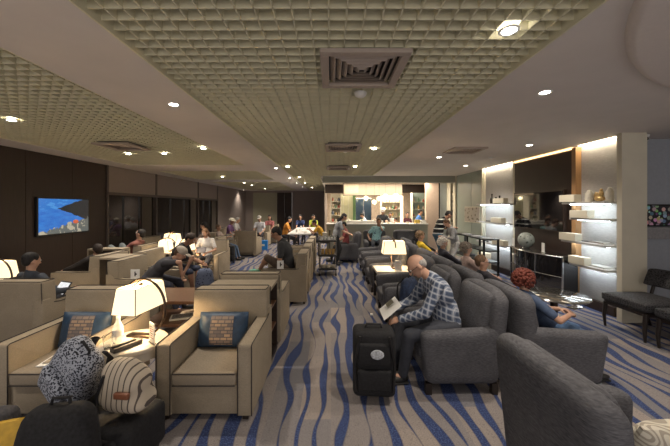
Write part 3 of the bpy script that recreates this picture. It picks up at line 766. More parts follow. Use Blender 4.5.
hs = N(nt, 'ShaderNodeHueSaturation'); hs.inputs['Saturation'].default_value = .75; hs.inputs['Value'].default_value = .9; nt.links.new(v.outputs['Color'], hs.inputs['Color'])
nt.links.new(mix_(nt, math_(nt, 'GREATER_THAN', v.outputs['Distance'], .5), hs.outputs[0], (.03, .03, .04)), b.inputs['Base Color'])
MB().box(-.28, .28, -.034, -.03, -.15, .15).build('canvas', m, t, False)
t = thing('wall_art', 'small patterned picture panel on the sage green wall panels', 'picture', (XR - .001, 9.25, 1.42))
MB().box(-.02, 0, -.5, .5, -.24, .24).build('frame', M_cream, t, False)
MB().box(-.024, -.02, -.48, .48, -.22, .22).build('canvas', blotch('mural_art', (.16, .14, .11), (.42, .38, .32), 9, .6), t, False)

# black metal display rack before the sage panels
t = thing('display_rack', 'long black metal rack with rails and papers in front of the sage panels', 'rack', (3.62, 7.75, 0))
for x in (-.16, .16):
    for y in (-.85, 0, .85): MB().box(x - .018, x + .018, y - .018, y + .018, 0, .92).build('post', M_black, t, False)
for z in (.90, .64, .38, .12):
    MB().box(-.18, .18, -.88, .88, z, z + .025).build('shelf', M_black, t, False)
for k in range(9):
    o = MB().box(-.10, .10, -.07, .07, 0, .012 + .004 * (k % 3)).build('magazine', mat('mag_%d' % (k % 3), ((.5, .5, .5), (.25, .22, .2), (.12, .12, .14))[k % 3], .5))
    o.location = (3.60, 7.0 + .18 * k, (.926, .666, .406)[k % 3]); tag(o, 'magazine lying on the %s of the black metal rack, %s' % (('top', 'second level', 'third level')[k % 3], ('at its near end', 'in its middle', 'at its far end')[k // 3]), 'magazine', 'magazines on the black metal rack')

# ================================================================= KITCHEN
t = thing('service_counter', 'long grey-green kitchen counter across the back', 'counter', (1.72, 11.1, 0))
MB().box(-1.88, 1.72, -.25, .3, 0, 1.02).build('front_panel', mat('counter_panel', (.42, .42, .35), .6, var=.06), t, False)
MB().box(-1.90, 1.74, -.30, .35, 1.02, 1.06, .005).build('worktop', M_white, t, False)
t = thing('kitchen_header', 'pale suspended canopy above the kitchen counter', 'canopy', (1.6, 12.3, 2.12))
MB().box(-1.10, 1.2, -.3, .3, 0, .47).build('casing', mat('canopy_beige', (.34, .27, .21), .4, var=.1), t, False)
MB().box(-1.08, -.52, -.31, -.3, .06, .44).build('panel', mat('canopy_tan', (.48, .40, .28), .4), t, False)
struct('wall_kitchen_header', MB().box(-.25, .60, 12.9, 13.0, 2.24, 2.60).box(2.8, 6, 12.9, 13.0, 2.25, 2.6), M_dwood)
# back wall panels and equipment
t = thing('wall_panel', 'bright pale green tiled panel at the left of the kitchen', 'panel', (.55, 13.4, 0))
MB().box(-.55, .50, -.02, .05, 0, 2.22).build('tiles', mat('pale_green_tiles', (.62, .62, .42), .3, var=.1, scale=40), t, False)
for k in range(5): MB().box(-.45 + k * .22, -.44 + k * .22, -.028, -.02, .9, 2.2).build('joint', M_white, t, False)
t = thing('refrigerator', 'dark blue-black glass fridge behind the counter', 'fridge', (1.45, 13.6, 0))
MB().box(-.36, .36, 0, .6, 0, 2.05, .01).build('body', M_chrome, t, False)
for s in (-1, 1):
    d = MB().box(min(0, s * .35) + .01, max(0, s * .35) - .01, -.03, 0, .1, 2.0).build('door', mat('fridge_blue', (.03, .06, .10), .1), t, False)
    MB().box(s * .03 - .008, s * .03 + .008, -.06, -.03, .8, 1.5).build('handle', M_chrome, d, False)
t = thing('wall_panel', 'narrow green glass strip left of the dark fridge', 'panel', (1.02, 13.3, 0)); MB().box(-.06, .06, 0, .05, 0, 2.2).build('glass_strip', mat('green_strip', (.10, .22, .08), .3), t, False)
cols = [(.5, .4, .3), (.10, .22, .12), (.35, .08, .05), (.6, .58, .5), (.08, .10, .14), (.45, .30, .12)]
def kitchen_shelves(x, y, w_, n, label, z0=.9, zs=.32, h=2.3, back=None):
    t = thing('shelf_unit', label, 'shelf unit', (x, y, 0))
    for s in (-1, 1): MB().box(s * w_ / 2 - .015, s * w_ / 2 + .015, -.18, .18, 0, h).build('side_panel', M_cream, t, False)
    MB().box(-w_ / 2, w_ / 2, .16, .18, 0, h).build('back_panel', back or M_cream, t, False)
    zz = []
    for k in range(n): MB().box(-w_ / 2, w_ / 2, -.18, .17, z0 + k * zs, z0 + k * zs + .02).build('shelf', M_cream, t, False); zz.append(z0 + k * zs + .02)
    return zz
place_words = ('bottom', 'second', 'third', 'fourth', 'top')
ORD = ('leftmost', 'second from left', 'third from left', 'fourth from left', 'fifth from left', 'sixth from left')
CN = ('tan', 'dark green', 'dark red', 'pale', 'navy', 'amber')
def kit_items(x, y, w_, zz, n, what):
    for k, z in enumerate(zz):
        for j in range(n):
            h = rnd.uniform(.10, .22); r = rnd.uniform(.028, .05)
            o = MB().lathe([(0, 0), (r, 0), (r, h * .6), (r * .45, h * .75), (r * .4, h), (0, h)], seg=10).build('bottle', mat('kit_col_%d' % ((k * 2 + j) % 6), cols[(k * 2 + j) % 6], .3))
            tag(o, '%s container, %s, %s shelf, %s' % (CN[(k * 2 + j) % 6], ORD[j], place_words[min(k, 4)], what), 'container', 'containers on the %s' % what, (x - w_ / 2 + .075 + (w_ - .15) * j / max(1, n - 1), y - .05, z + .001))
zz = kitchen_shelves(2.75, 14.0, .9, 4, 'shelf unit of coloured containers behind the kitchen counter'); kit_items(2.75, 14.0, .9, zz, 6, 'shelves behind the chef')
zz = kitchen_shelves(4.05, 13.8, .8, 4, 'pale shelf unit behind the man in blue in the kitchen', back=mat('aqua_panel', (.38, .48, .44), .4)); kit_items(4.05, 13.8, .8, zz, 4, 'shelves behind the blue-shirted man')
zz = kitchen_shelves(.2, 12.6, .4, 5, 'white rack of dishes at the left end of the kitchen', z0=.75, zs=.28, h=2.2); kit_items(.2, 12.6, .4, zz, 3, 'dish rack at the left kitchen end')
struct('wall_kitchen_cream', MB().box(3.60, 4.08, 11.55, 11.7, 0, 2.6), mat('peach_paint', (.60, .47, .38), .7, var=.04))
struct('wall_kitchen_door', MB().box(4.08, 4.14, 11.6, 11.7, 0, 2.6), M_black)
struct('wall_kitchen_blue', MB().box(4.14, 4.42, 11.62, 11.7, 0, 2.6), mat('pale_blue_paint', (.40, .45, .47), .7, var=.03))
zz = kitchen_shelves(4.60, 11.45, .36, 4, 'pale cabinet with black pots right of the kitchen opening', z0=1.05, zs=.36, h=2.6)
for k, z in enumerate(zz):
    o = MB().lathe([(0, 0), (.06, 0), (.085, .05), (.08, .11), (.03, .13), (0, .14)], seg=16).build('pot', M_black)
    tag(o, 'black pot on the %s shelf of the pale cabinet by the kitchen opening' % place_words[k], 'pot', None, (4.60, 11.38, z + .001))
zz = kitchen_shelves(4.93, 11.45, .24, 4, 'narrow pale cabinet at the far right of the kitchen opening', z0=1.05, zs=.36, h=2.6)
o = MB().box(-.045, .045, -.045, .045, 0, 1.0).build('cream_column', mat('column_added_glow', (.9, .8, .6), .5, emit=(1, .82, .55), es=1.0)); tag(o, 'cream square column with added glow on the kitchen counter right of the chef', 'light column', None, (2.60, 11.22, 1.06))  # cream post; its lit look is put into the material as emission
o = MB().box(-.66, .66, -.12, .12, 0, .10, .01).build('display_tray', M_white); tag(o, 'long white lit display tray on the middle of the counter', 'tray', None, (1.22, 11.12, 1.06))
for k in range(14):
    x = .15 + k * .24
    if abs(x - 2.60) < .12 or x > 2.95 or 0.5 < x < 1.95 and k % 2: continue
    z = 1.16 if .62 < x < 1.80 else 1.06
    t = thing('dish', 'white bowl on the kitchen counter, %s' % ('on the long display tray' if z > 1.1 else ('at its left end' if x < .7 else 'right of the display tray')), 'bowl', (x, 11.0 + .1 * (k % 2), z), 0, 'white bowls on the kitchen counter')
    MB().lathe([(0, 0), (.03, 0), (.075, .05), (.07, .05), (.028, .008), (0, .008)], seg=16).build('bowl', M_white, t)
    MB().ell((0, 0, .03), (.055, .055, .03), seg=10).build('food', mat('food_%d' % (k % 3), ((.5, .2, .08), (.2, .3, .08), (.6, .5, .3))[k % 3], .7), t)
o = MB().box(-.09, .09, -.05, .05, 0, .13, .005).build('carton', mat('yellow_carton', (.65, .48, .10), .5)); tag(o, 'yellow carton on the counter in front of the man in blue', 'carton', None, (3.12, 11.05, 1.06))
o = MB().box(-.10, .10, -.06, .06, 0, .12, .005).build('carton', M_white); tag(o, 'white carton on the counter right of the yellow one', 'carton', None, (3.34, 11.05, 1.06))
for i, (x, z, y, l) in enumerate(((1.32, 1.98, 11.5, 'leftmost glass pendant globe over the counter'), (1.62, 1.83, 11.4, 'second glass pendant globe from the left, hanging lowest'), (1.83, 1.96, 11.6, 'third glass pendant globe from the left'), (2.05, 2.05, 11.5, 'fourth glass pendant globe from the left, yellowish'), (2.42, 2.03, 11.4, 'rightmost and largest glass pendant globe'))):
    t = thing('pendant_lamp', l, 'pendant lamp', (x, y, z), 0, 'glass globe pendants over the kitchen counter'); r = .095 if i < 4 else .13
    MB().ell((0, 0, 0), (r, r, r), seg=20).build('glass_globe', mat('globe_glass', (.95, .9, .8), .05, alpha=.35), t)
    MB().ell((0, 0, 0), (.05, .05, .06), seg=12).build('bulb', mat('pendant_bulb', (1, .9, .6), .5, emit=(1, .85, .5), es=9), t)
    MB().cyl((0, 0, r * .9), (0, 0, 2.6 - z), .004, seg=6).build('cord', M_brass, t)
struct('ceiling_kitchen_light', MB().box(.1, 4.1, 10.90, 11.05, 2.585, 2.598).box(.2, 3.4, 13.05, 13.15, 2.585, 2.598), M_kit)
for i, (x, y, sx, sy, e) in enumerate(((2.0, 11.45, 3.4, .5, 60), (1.9, 13.8, 3.2, 1.2, 150))):
    ld = bpy.data.lights.new('kitchen_panel_light', 'AREA'); ld.shape = 'RECTANGLE'; ld.size = sx; ld.size_y = sy; ld.energy = e; ld.color = (1, .86, .68)
    lo = bpy.data.objects.new('kitchen_panel_light', ld); C.objects.link(lo); lo.location = (x, y, 2.57)

# ================================================================= SERVICE TROLLEY
t = thing('service_trolley', 'dark three-tier service trolley with chrome posts in the aisle', 'trolley', (-.08, 7.55, 0))
for sx in (-1, 1):
    for sy in (-1, 1):
        MB().cyl((sx * .20, sy * .28, .08), (sx * .20, sy * .28, .95), .014, seg=8).build('post', M_chrome, t)
        MB().ell((sx * .20, sy * .28, .045), (.02, .045, .045), seg=10).build('wheel', M_black, t)
for z in (.14, .47, .82): MB().box(-.22, .22, -.30, .30, z, z + .035, .01).build('shelf', M_black, t, False)
MB().tube([(-.20, -.28, .93), (-.20, -.36, .96), (.20, -.36, .96), (.20, -.28, .93)], .012, 8).build('handle', M_chrome, t)
def cup(x, y, z, r, h, m, label, name='cup', group=None):
    o = MB().lathe([(0, 0), (r * .75, 0), (r, h), (r - .004, h), (r * .72, .006), (0, .006)], seg=16).build(name, m); tag(o, label, name.replace('_', ' '), group, (x, y, z)); return o
for k in range(5): cup(-.22 + .08 * k, 7.35 + .06 * (k % 2), .856, .035, .09, M_white, 'white cup on top of the service trolley', 'cup', 'white cups on top of the service trolley')
for k in range(4): cup(-.2 + .085 * k, 7.4, .506, .04, .13, mat('amber_glass', (.45, .28, .10), .2), 'amber glass on the middle shelf of the service trolley', 'tumbler', 'amber glasses on the trolley middle shelf')
for k in range(3): cup(-.18 + .12 * k, 7.45, .176, .06, .06, M_tabletop, 'stacked bowl on the lowest shelf of the service trolley', 'bowl', 'bowls on the trolley lowest shelf')
o = MB().box(-.06, .06, -.06, .06, 0, .16, .01).build('napkin_box', M_tabletop); tag(o, 'cream napkin box on top of the service trolley, far side', 'box', None, (-.15, 7.68, .856))

# ================================================================= ON THE FRONT TABLES
cup(-1.70, 2.325, .571, .036, .10, M_glass, 'tumbler of orange drink on the round cream table', 'tumbler')
o = MB().lathe([(0, .008), (.026, .008), (.030, .055), (0, .055)], seg=16).build('drink', mat('orange_drink', (.75, .24, .03), .2, emit=(.6, .2, .02), es=0.0)); o.parent = bpy.data.objects['tumbler.001'] if 'tumbler.001' in bpy.data.objects else None
t = thing('water_bottle', 'clear water bottle beside the tumbler, under the front lamp', 'bottle', (-1.69, 2.42, .571))
MB().lathe([(0, 0), (.034, 0), (.036, .02), (.036, .13), (.014, .18), (.014, .20), (0, .20)], seg=20).build('body', mat('pet_bottle', (.85, .90, .92), .08, alpha=.45), t)
MB().lathe([(0, .20), (.016, .20), (.016, .222), (0, .222)], seg=16).build('cap', M_white, t)
MB().lathe([(.0365, .06), (.0372, .06), (.0372, .11), (.0365, .11)], seg=20).build('label', M_paper, t)
t = thing('charging_box', 'long dark table box beneath the front lamp', 'box', (-1.565, 2.345, .571), R(62))
MB().box(-.11, .10, -.032, .032, 0, .035, .006).build('body', mat('grey_box', (.08, .07, .065), .5), t); MB().box(-.11, .06, -.012, .012, .036, .048, .003).build('stylus', M_black, t)
def sign(x, y, z, rz, w_, h, label, rows=6, sym=False):
    t = thing('table_sign', label, 'sign', (x, y, z), rz)
    MB().box(-w_ / 2, w_ / 2, -.012, .012, 0, .006).build('base', M_glass if not sym else M_white, t, False)
    c = MB().box(-w_ / 2, w_ / 2, -.003, .003, .006, h).build('card', M_paper, t, False)
    if sym:
        b = MB().box(-.008, .008, -.0042, -.003, h * .28, h * .78)
        b.box(-.004, .03, -.0042, -.003, h * .50, h * .58, rot=(0, R(40), 0)).box(-.004, .03, -.0042, -.003, h * .44, h * .52, rot=(0, R(-40), 0)).build('symbol', M_black, c, False)
    else:
        for k in range(rows): MB().box(-w_ * .36, w_ * (.36 if k % 2 else .2), -.0042, -.003, h * (.80 - k * .11), h * (.80 - k * .11) + .005).build('text_line', mat('print_red', (.35, .10, .10), .6) if k % 3 else M_black, c, False)
    return t
sign(-1.42, 2.42, .57, R(-38), .085, .16, 'upright printed menu card on the round cream table')
sign(-2.88, 4.485, .592, R(0), .13, .14, 'pale card with a black symbol beside the bent man in the pale cap', sym=True)
sign(1.16, 5.26, .55, R(5), .12, .18, 'upright pale card under the right aisle lamp')
sign(-.86, 5.18, .60, R(5), .11, .14, 'pale card with a black symbol on the arm of the grey-shirted man', sym=True)
sign(-3.38, 10.2, .55, R(-10), .24, .2, 'pale card on the small wooden table at far left', sym=True)
# magazine on the left armchair
t = thing('magazine', 'open magazine lying on the seat of the front left armchair', 'magazine', (-2.19, 2.52, .392), R(8))
MB().box(-.15, 0, -.10, .10, 0, .006, rot=(0, R(-2), 0)).build('left_page', M_paper, t, False); MB().box(0, .15, -.10, .10, 0, .006, rot=(0, R(2), 0)).build('right_page', M_paper, t, False)
for k in range(4): MB().box(-.13 + .07 * k, -.08 + .07 * k, -.07, .07, .0095, .0102).build('picture', mat('mag_print', (.30, .25, .18), .6, var=.6, scale=40), t, False)

def cushion(label, loc, rz, w_=.44, h=.30, tilt=R(-14), band=True, m=None):
    t = thing('cushion', label, 'cushion', loc, rz)
    def puff(co, sx, sy, sz):
        u, v = co.x / sx * 2, co.z / sz * 2
        k = max(0, (1 - u ** 4)) * max(0, (1 - v ** 4)); co.y *= .12 + .88 * k ** .6
        co.x *= 1 - .06 * (1 - abs(u)) * abs(v); return co
    MB().box(-w_ / 2, w_ / 2, -.07, .07, 0, h, cuts=11, warp=puff, rot=(tilt, 0, 0)).build('cover', m or M_blue, t)
    if band:
        def puff2(co, sx, sy, sz):
            v = co.z / sz * 2; k = max(0, 1 - v ** 4); co.y *= .14 + .88 * k ** .6; return co
        MB().box(-w_ * .22, w_ * .24, -.074, .074, 0.002, h - .002, cuts=9, warp=puff2, rot=(tilt, 0, 0)).build('woven_band', M_weave, t)
    return t
cushion('blue cushion with a woven tan band on the front centre beige armchair', (-.98, 2.78, .387), 0)
cushion('blue cushion with a woven tan band on the front left beige armchair', (-2.235, 2.78, .387), 0)
def pat():
    m, nt, b, tc, sp = newmat('maze_print', .8)
    n = noise(nt, tc.outputs['Object'], 9, 0)
    f = math_(nt, 'LESS_THAN', math_(nt, 'ABSOLUTE', math_(nt, 'SUBTRACT', math_(nt, 'FRACT', math_(nt, 'MULTIPLY', n, 9)), .5)), .22)
    nt.links.new(mix_(nt, f, (.62, .58, .48), (.36, .32, .26)), b.inputs['Base Color']); return m
cushion('cream maze-patterned cushion on the big charcoal armchair at bottom right', (1.53, 1.34, .44), R(180), .46, .30, R(-25), False, pat())

# ================================================================= LUGGAGE
def backpack(name, label, loc, rz, w_, d, h, m, tilt=(0, 0, 0), straps=True, m2=None):
    t = thing(name, label, 'backpack', loc, rz); m2 = m2 or M_blkfab
    def shp(co, sx, sy, sz):
        f = max(0, co.z / sz + .5); co.x *= 1 - .28 * f ** 2.5; co.y *= 1 - .30 * f ** 2; 
        return co
    MB().box(-w_ / 2, w_ / 2, -d / 2, d / 2, 0, h, r=min(w_, d) * .42, cuts=11, warp=shp, rot=tilt).build('body', m, t)
    rt = Euler(tilt).to_matrix()
    def P(x, y, z): return rt @ Vector((x, y, z - h / 2)) + Vector((0, 0, h / 2))
    MB().box(-w_ * .34, w_ * .34, -.04, .04, 0, h * .45, r=.035, cuts=7).build('front_pocket', m, t).matrix_local = Matrix.Translation(P(0, -d * .50, h * .08)) @ rt.to_4x4()
    MB().tube([P(-.05, .0, h * .97), P(-.04, 0, h * 1.05), P(.04, 0, h * 1.05), P(.05, 0, h * .97)], .009, 8).build('carry_handle', m2, t)
    MB().tube([P(-w_ * .40, -d * .22, h * .3), P(-w_ * .42, -d * .20, h * .6), P(-w_ * .30, -d * .2, h * .88), P(0, -d * .2, h * .97), P(w_ * .30, -d * .2, h * .88), P(w_ * .42, -d * .20, h * .6), P(w_ * .40, -d * .22, h * .3)], .006, 6).build('zip', m2, t)
    if straps:
        for s in (-1, 1): MB().tube([P(s * w_ * .18, d * .42, h * .9), P(s * w_ * .25, d * .60, h * .75), P(s * w_ * .30, d * .62, h * .45), P(s * w_ * .33, d * .45, h * .12)], .022, 8, flat=.35).build('shoulder_strap', m2, t)
    return t
m_pat = blotch('paisley_print', (.02, .024, .04), (.36, .39, .46), 85, .78)
def suitcase(name, label, loc, rz, w_, d, h, m, red=False):
    t = thing(name, label, 'suitcase', loc, rz)
    MB().box(-w_ / 2, w_ / 2, -d / 2, d / 2, .05, h, .05, 4).build('body', m, t)
    MB().box(-w_ * .40, w_ * .40, -d / 2 - .035, -d / 2 + .02, .12, h * .50, .025, 3).build('lower_pocket', m, t)
    MB().box(-w_ * .40, w_ * .40, -d / 2 - .03, -d / 2 + .02, h * .55, h * .86, .025, 3).build('upper_pocket', m, t)
    for s in (-1, 1): MB().cyl((s * w_ * .42, d * .35, .035), (s * w_ * .30, d * .35, .035), .035).build('wheel', M_black, t)
    MB().tube([(-.07, 0, h), (-.06, 0, h + .03), (.06, 0, h + .03), (.07, 0, h)], .011, 8).build('handle', M_black, t)
    if red: MB().box(.10, .125, -d / 2 - .045, -d / 2 - .034, .10, .26).build('tag', mat('red_tag', (.55, .02, .02), .5), t, False)
    return t
s = suitcase('duffel_suitcase', 'black low suitcase with a red tag beneath the patterned and striped bags', (-1.46, 1.98, 0), R(-8), .62, .36, .34, M_blkfab, True)
backpack('backpack', 'black and white paisley backpack lying on the black suitcase', (-1.68, 2.02, .375), R(-20), .36, .22, .42, m_pat, (R(8), R(38), 0))
m_str = stripes('ticking_stripes', (.50, .43, .34), (.10, .08, .07), .034, .22, 0)
t = thing('striped_bag', 'cream striped cloth bag with a brown label leaning on the paisley backpack', 'bag', (-1.27, 1.93, .385), R(-6))
def sb(co, sx, sy, sz):
    f = co.z / sz + .5; co.x = co.x * (1 - .35 * f * f) - .05 * f; co.y *= 1 - .4 * f * f
    co.x += .012 * math.sin(co.z * 40); return co
MB().box(-.15, .15, -.12, .12, 0, .30, r=.09, cuts=13, warp=sb).build('body', m_str, t)
MB().box(.0, .09, -.135, -.112, .13, .165, .004).build('label_patch', mat('brown_leather', (.22, .08, .04), .5), t)
MB().tube([(-.10, -.09, .24), (-.13, -.11, .12), (-.12, -.12, .02)], .010, 6).build('strap', M_black, t)
backpack('backpack', 'plain black backpack in the bottom left corner, in front of the paisley one', (-1.44, 1.60, 0), R(8), .42, .20, .60, M_blkfab, (R(-6), 0, 0))
o = MB().box(-.10, .10, -.02, .02, 0, .34, .004, rot=(R(-12), 0, 0)).build('yellow_folder', mat('yellow_plastic', (.60, .36, .03), .5)); tag(o, 'yellow folder sticking up left of the black backpack', 'folder', None, (-1.93, 1.82, .02), R(20))
t = thing('tote_bag', 'dark grey bag at the bottom left corner on the floor', 'bag', (-2.17, 1.92, 0), R(10))
MB().box(-.17, .17, -.10, .10, 0, .36, r=.06, cuts=9, warp=lambda co, sx, sy, sz: Vector((co.x * (1 - .2 * (co.z / sz + .5)), co.y, co.z))).build('body', mat('dark_grey_cloth', (.045, .045, .055), .9, var=.4, scale=60), t)
MB().tube([(-.10, -.10, .30), (-.04, -.12, .38), (.06, -.12, .38), (.10, -.10, .30)], .008, 6).build('handle', M_black, t)
s = suitcase('trolley_backpack', 'tall black wheeled backpack standing at the plaid-shirted man\'s feet', (.37, 2.66, 0), R(-4), .36, .24, .60, M_blkfab)
MB().ell((0.02, -.175, .445), (.055, .006, .04)).build('emblem', mat('pale_emblem', (.45, .48, .52), .5, var=.5, scale=50), s)
for sx in (-1, 1): MB().tube([(sx * .15, -.14, .12), (sx * .165, -.15, .35), (sx * .12, -.15, .58)], .012, 6).build('compression_strap', M_black, s)
backpack('backpack', 'dark navy backpack on the armchair seat behind the plaid-shirted man', (.98, 3.82, .41), R(60), .34, .2, .36, mat('navy_cloth', (.02, .035, .08), .8, var=.4, scale=30, bump=.3))
backpack('backpack', 'navy patterned backpack beside the black-shirted man\'s knees', (-2.16, 5.22, .0), R(15), .32, .22, .60, blotch('navy_print', (.02, .03, .07), (.12, .15, .24), 30, .6))
suitcase('suitcase', 'black suitcase standing beside the reader in jeans at far left', (-2.98, 8.95, 0), R(10), .30, .24, .52, M_blkfab)
t = thing('shopping_bag', 'bright blue carrier bag on the carpet at the far left', 'bag', (-2.66, 11.8, 0), R(6))
MB().box(-.21, .21, -.09, .09, 0, .36, .01, warp=lambda co, sx, sy, sz: Vector((co.x * (1 + .06 * (co.z / sz)), co.y, co.z))).build('body', mat('bright_blue', (.02, .22, .62), .4), t, False)
MB().box(-.10, .10, -.097, -.0935, .15, .22).ell((-.06, -.096, .25), (.03, .004, .03)).build('logo', M_white, t, False)
MB().tube([(-.08, 0, .36), (-.06, 0, .46), (.06, 0, .46), (.08, 0, .36)], .006, 6).build('handle', M_white, t)
t = thing('newspaper_stack', 'pale papers on the lower shelf of the brown coffee table', 'papers', (-1.95, 4.0, .203), R(20))
MB().box(-.14, .14, -.10, .10, 0, .02).build('sheets', M_paper, t, False); MB().box(-.12, .12, -.08, .08, .0205, .0215).build('print', mat('newsprint', (.25, .25, .26), .7, var=.6, scale=60), t, False)
for x, y, l in ((-.95, 10.9, 'white plate at the near end of the high table'), (-1.15, 11.8, 'white plate halfway along the high table'), (-.85, 12.6, 'white plate at the far end of the high table')):
    o = MB().lathe([(0, 0), (.06, 0), (.12, .02), (.118, .024), (.06, .006), (0, .006)], seg=20).build('plate', M_white); tag(o, l, 'plate', None, (x, y, .76))
for x, y, l in ((-1.2, 10.7, 'white cup at the near end of the high table'), (-.8, 11.5, 'white cup near the middle of the high table'), (-1.25, 12.7, 'white cup at the far end of the high table')): cup(x, y, .76, .04, .10, M_white, l)
o = MB().box(-.02, .02, -.03, .03, 0, .02, .004).build('crumpled_tissue', M_white); tag(o, 'small white scrap on the carpet left of the right aisle chairs', 'scrap', None, (.62, 4.65, 0))
# ================================================================= PEOPLE
SKIN = mat('skin', (.50, .29, .20), .55, var=.08, scale=12); SKIN2 = mat('skin_tan', (.36, .19, .12), .55, var=.08, scale=12)
def ik(a, t, l1, l2, pole):
    a, t, pole = Vector(a), Vector(t), Vector(pole); d = t - a; L = min(max(d.length, .05), (l1 + l2) * .995); d = d.normalized(); t = a + d * L
    c = (l1 * l1 + L * L - l2 * l2) / (2 * L); h = math.sqrt(max(0, l1 * l1 - c * c))
    p = pole - d * pole.dot(d); p = p.normalized() if p.length > 1e-4 else Vector((0, 0, 1))
    return a + d * c + p * h, t
def finish(o, vox, it=2):
    m = o.modifiers.new('surface', 'REMESH'); m.mode = 'VOXEL'; m.voxel_size = vox; m.use_smooth_shade = True
    s = o.modifiers.new('soften', 'SMOOTH'); s.factor = .5; s.iterations = it
    return o
def person(label, x, y, rz, hip=(0, .0, .48), lean=5, curve=8, s=.95, side=0, turn=0, pitch=15, yaw=0, roll=0,
           hands=((-.14, .38, .60), (.14, .38, .60)), feet=((-.11, .48, .07), (.11, .48, .07)), knee=(0, .5, 1), elbow=((-.6, -.5, -.6), (.6, -.5, -.6)),
           shirt=(.3, .3, .3), pants=(.05, .05, .06), shoe=(.02, .02, .02), hair='short', haircol=(.03, .02, .015), sleeve='short', shorts=False,
           lod=1, skin=None, cap=None, mats=None, fat=1.0, glasses=False):
    skin = skin or SKIN; mats = mats or {}
    t = thing('person', label, 'person', (x, y, 0), rz)
    cv = lambda c, r: mat('cloth_%02d%02d%02d' % tuple(int(q * 99) for q in c), c, .85, var=.15, scale=25, bump=.15)
    hip = Vector(hip)
    tw = Matrix.Rotation(R(turn), 3, 'Z')
    def fr(l):
        m = tw @ Matrix.Rotation(-R(l), 3, 'X') @ Matrix.Rotation(R(side), 3, 'Y'); return m
    F1, F2 = fr(lean), fr(lean + curve)
    ex = lambda m, i: m @ Vector([(1, 0, 0), (0, 1, 0), (0, 0, 1)][i])
    chest = hip + ex(F1, 2) * .25 * s; nb = chest + ex(F2, 2) * .25 * s
    rx = tw @ Vector((1, 0, 0))
    sh = [nb - ex(F2, 2) * .045 * s + rx * k * .165 * s * (fat * .3 + .7) for k in (-1, 1)]
    Fn = fr(lean + curve + pitch * .4); nt_ = nb + ex(Fn, 2) * .085 * s
    H = tw @ Matrix.Rotation(R(yaw), 3, 'Z') @ Matrix.Rotation(-R(pitch + (lean + curve) * .35), 3, 'X') @ Matrix.Rotation(R(roll), 3, 'Y')
    hc = nt_ + ex(H, 2) * .095 * s + ex(H, 1) * .02 * s
    hp = [hip + rx * k * .09 * s for k in (-1, 1)]
    vox = (.007, .012, .018)[lod]; fr_ = (.0085, .011, .013)[lod]
    seg = (14, 10, 8)[lod]
    B, S_, T = MB(), MB(), MB()
    hr = lambda a, b, c: (a * s, b * s, c * s)
    # head
    B.ell(hc + ex(H, 2) * .02 * s - ex(H, 1) * .008 * s, hr(.074, .093, .088), H, seg=18)
    B.ell(hc - ex(H, 2) * .045 * s + ex(H, 1) * .022 * s, hr(.054, .062, .066), H, seg=16)
    B.ell(hc - ex(H, 2) * .092 * s + ex(H, 1) * .055 * s, hr(.022, .020, .018), H, seg=10)
    B.cap(hc + ex(H, 1) * .088 * s + ex(H, 2) * .012 * s, hc + ex(H, 1) * .104 * s - ex(H, 2) * .024 * s, .008 * s, .013 * s, seg=8)
    B.ell(hc + ex(H, 1) * .074 * s + ex(H, 2) * .030 * s, hr(.045, .016, .010), H, seg=10)
    for k in (-1, 1): B.ell(hc + ex(H, 0) * k * .076 * s - ex(H, 1) * .006 * s - ex(H, 2) * .008 * s, hr(.012, .020, .032), H, seg=10)
    B.cap(nb - ex(F2, 2) * .02, hc - ex(H, 2) * .04 * s, .052 * s, .048 * s, seg=seg)
    # trunk
    B.ell(chest + ex(F2, 2) * .10 * s, hr(.140 * fat, .095 * fat, .17), F2, seg=seg + 4); B.ell(hip + ex(F1, 2) * .12 * s, hr(.125 * fat, .095 * fat, .16), F1, seg=seg + 4)
    B.ell(hip, hr(.145, .105, .10), F1, seg=seg + 4)
    S_.ell(chest + ex(F2, 2) * .09 * s, hr(.165 * fat, .118 * fat, .185), F2, seg=seg + 6); S_.ell(hip + ex(F1, 2) * .13 * s, hr(.150 * fat, .125 * fat, .19), F1, seg=seg + 6)
    S_.cap(sh[0] + rx * .02, sh[1] - rx * .02, .058 * s, seg=seg); S_.cap(nb - ex(F2, 2) * .035, nb + ex(F2, 2) * .012, .085 * s, .062 * s, seg=seg)
    S_.ell(hip + ex(F1, 2) * .03 * s, hr(.155 * fat, .13 * fat, .09), F1, seg=seg + 4)
    T.ell(hip, hr(.158 * fat, .125 * fat, .115), F1, seg=seg + 4)
    for i, k in enumerate((-1, 1)):
        e, wr = ik(sh[i], hands[i], .285 * s, .255 * s, elbow[i])
        B.cap(sh[i], e, .045 * s, .036 * s, seg=seg); B.cap(e, wr, .036 * s, .025 * s, seg=seg)
        S_.cap(sh[i], sh[i] + (e - sh[i]) * (.72 if sleeve == 'short' else 1), .060 * s, .054 * s, seg=seg)
        if sleeve == 'long': S_.cap(e, e + (wr - e) * .93, .052 * s, .038 * s, seg=seg)
        # hand: palm, four bent fingers, a thumb off the side
        d = (wr - e).normalized(); pn = Vector((-k * .55, .25, -.8)); pn = (pn - d * pn.dot(d)).normalized(); sd = d.cross(pn).normalized() * (-k)
        if sd.dot(Vector((-k, 0, 0))) < 0 and abs(sd.x) > .3: sd = -sd
        M3 = Matrix((sd, d, pn)).transposed()
        B.ell(wr + d * .05 * s, hr(.038, .050, .016), M3, seg=10)
        for j, (off, L) in enumerate(((.028, .066), (.010, .075), (-.009, .070), (-.027, .055))):
            b0 = wr + (d * .085 + sd * off) * s; b1 = b0 + (d * .80 + pn * .60) * L * .52 * s; b2 = b1 + (d * .25 + pn * .97) * L * .55 * s
            B.cap(b0 - d * .03 * s, b0, fr_, seg=8); B.cap(b0, b1, fr_, fr_ * .95, seg=8); B.cap(b1, b2, fr_ * .95, fr_ * .85, seg=8)
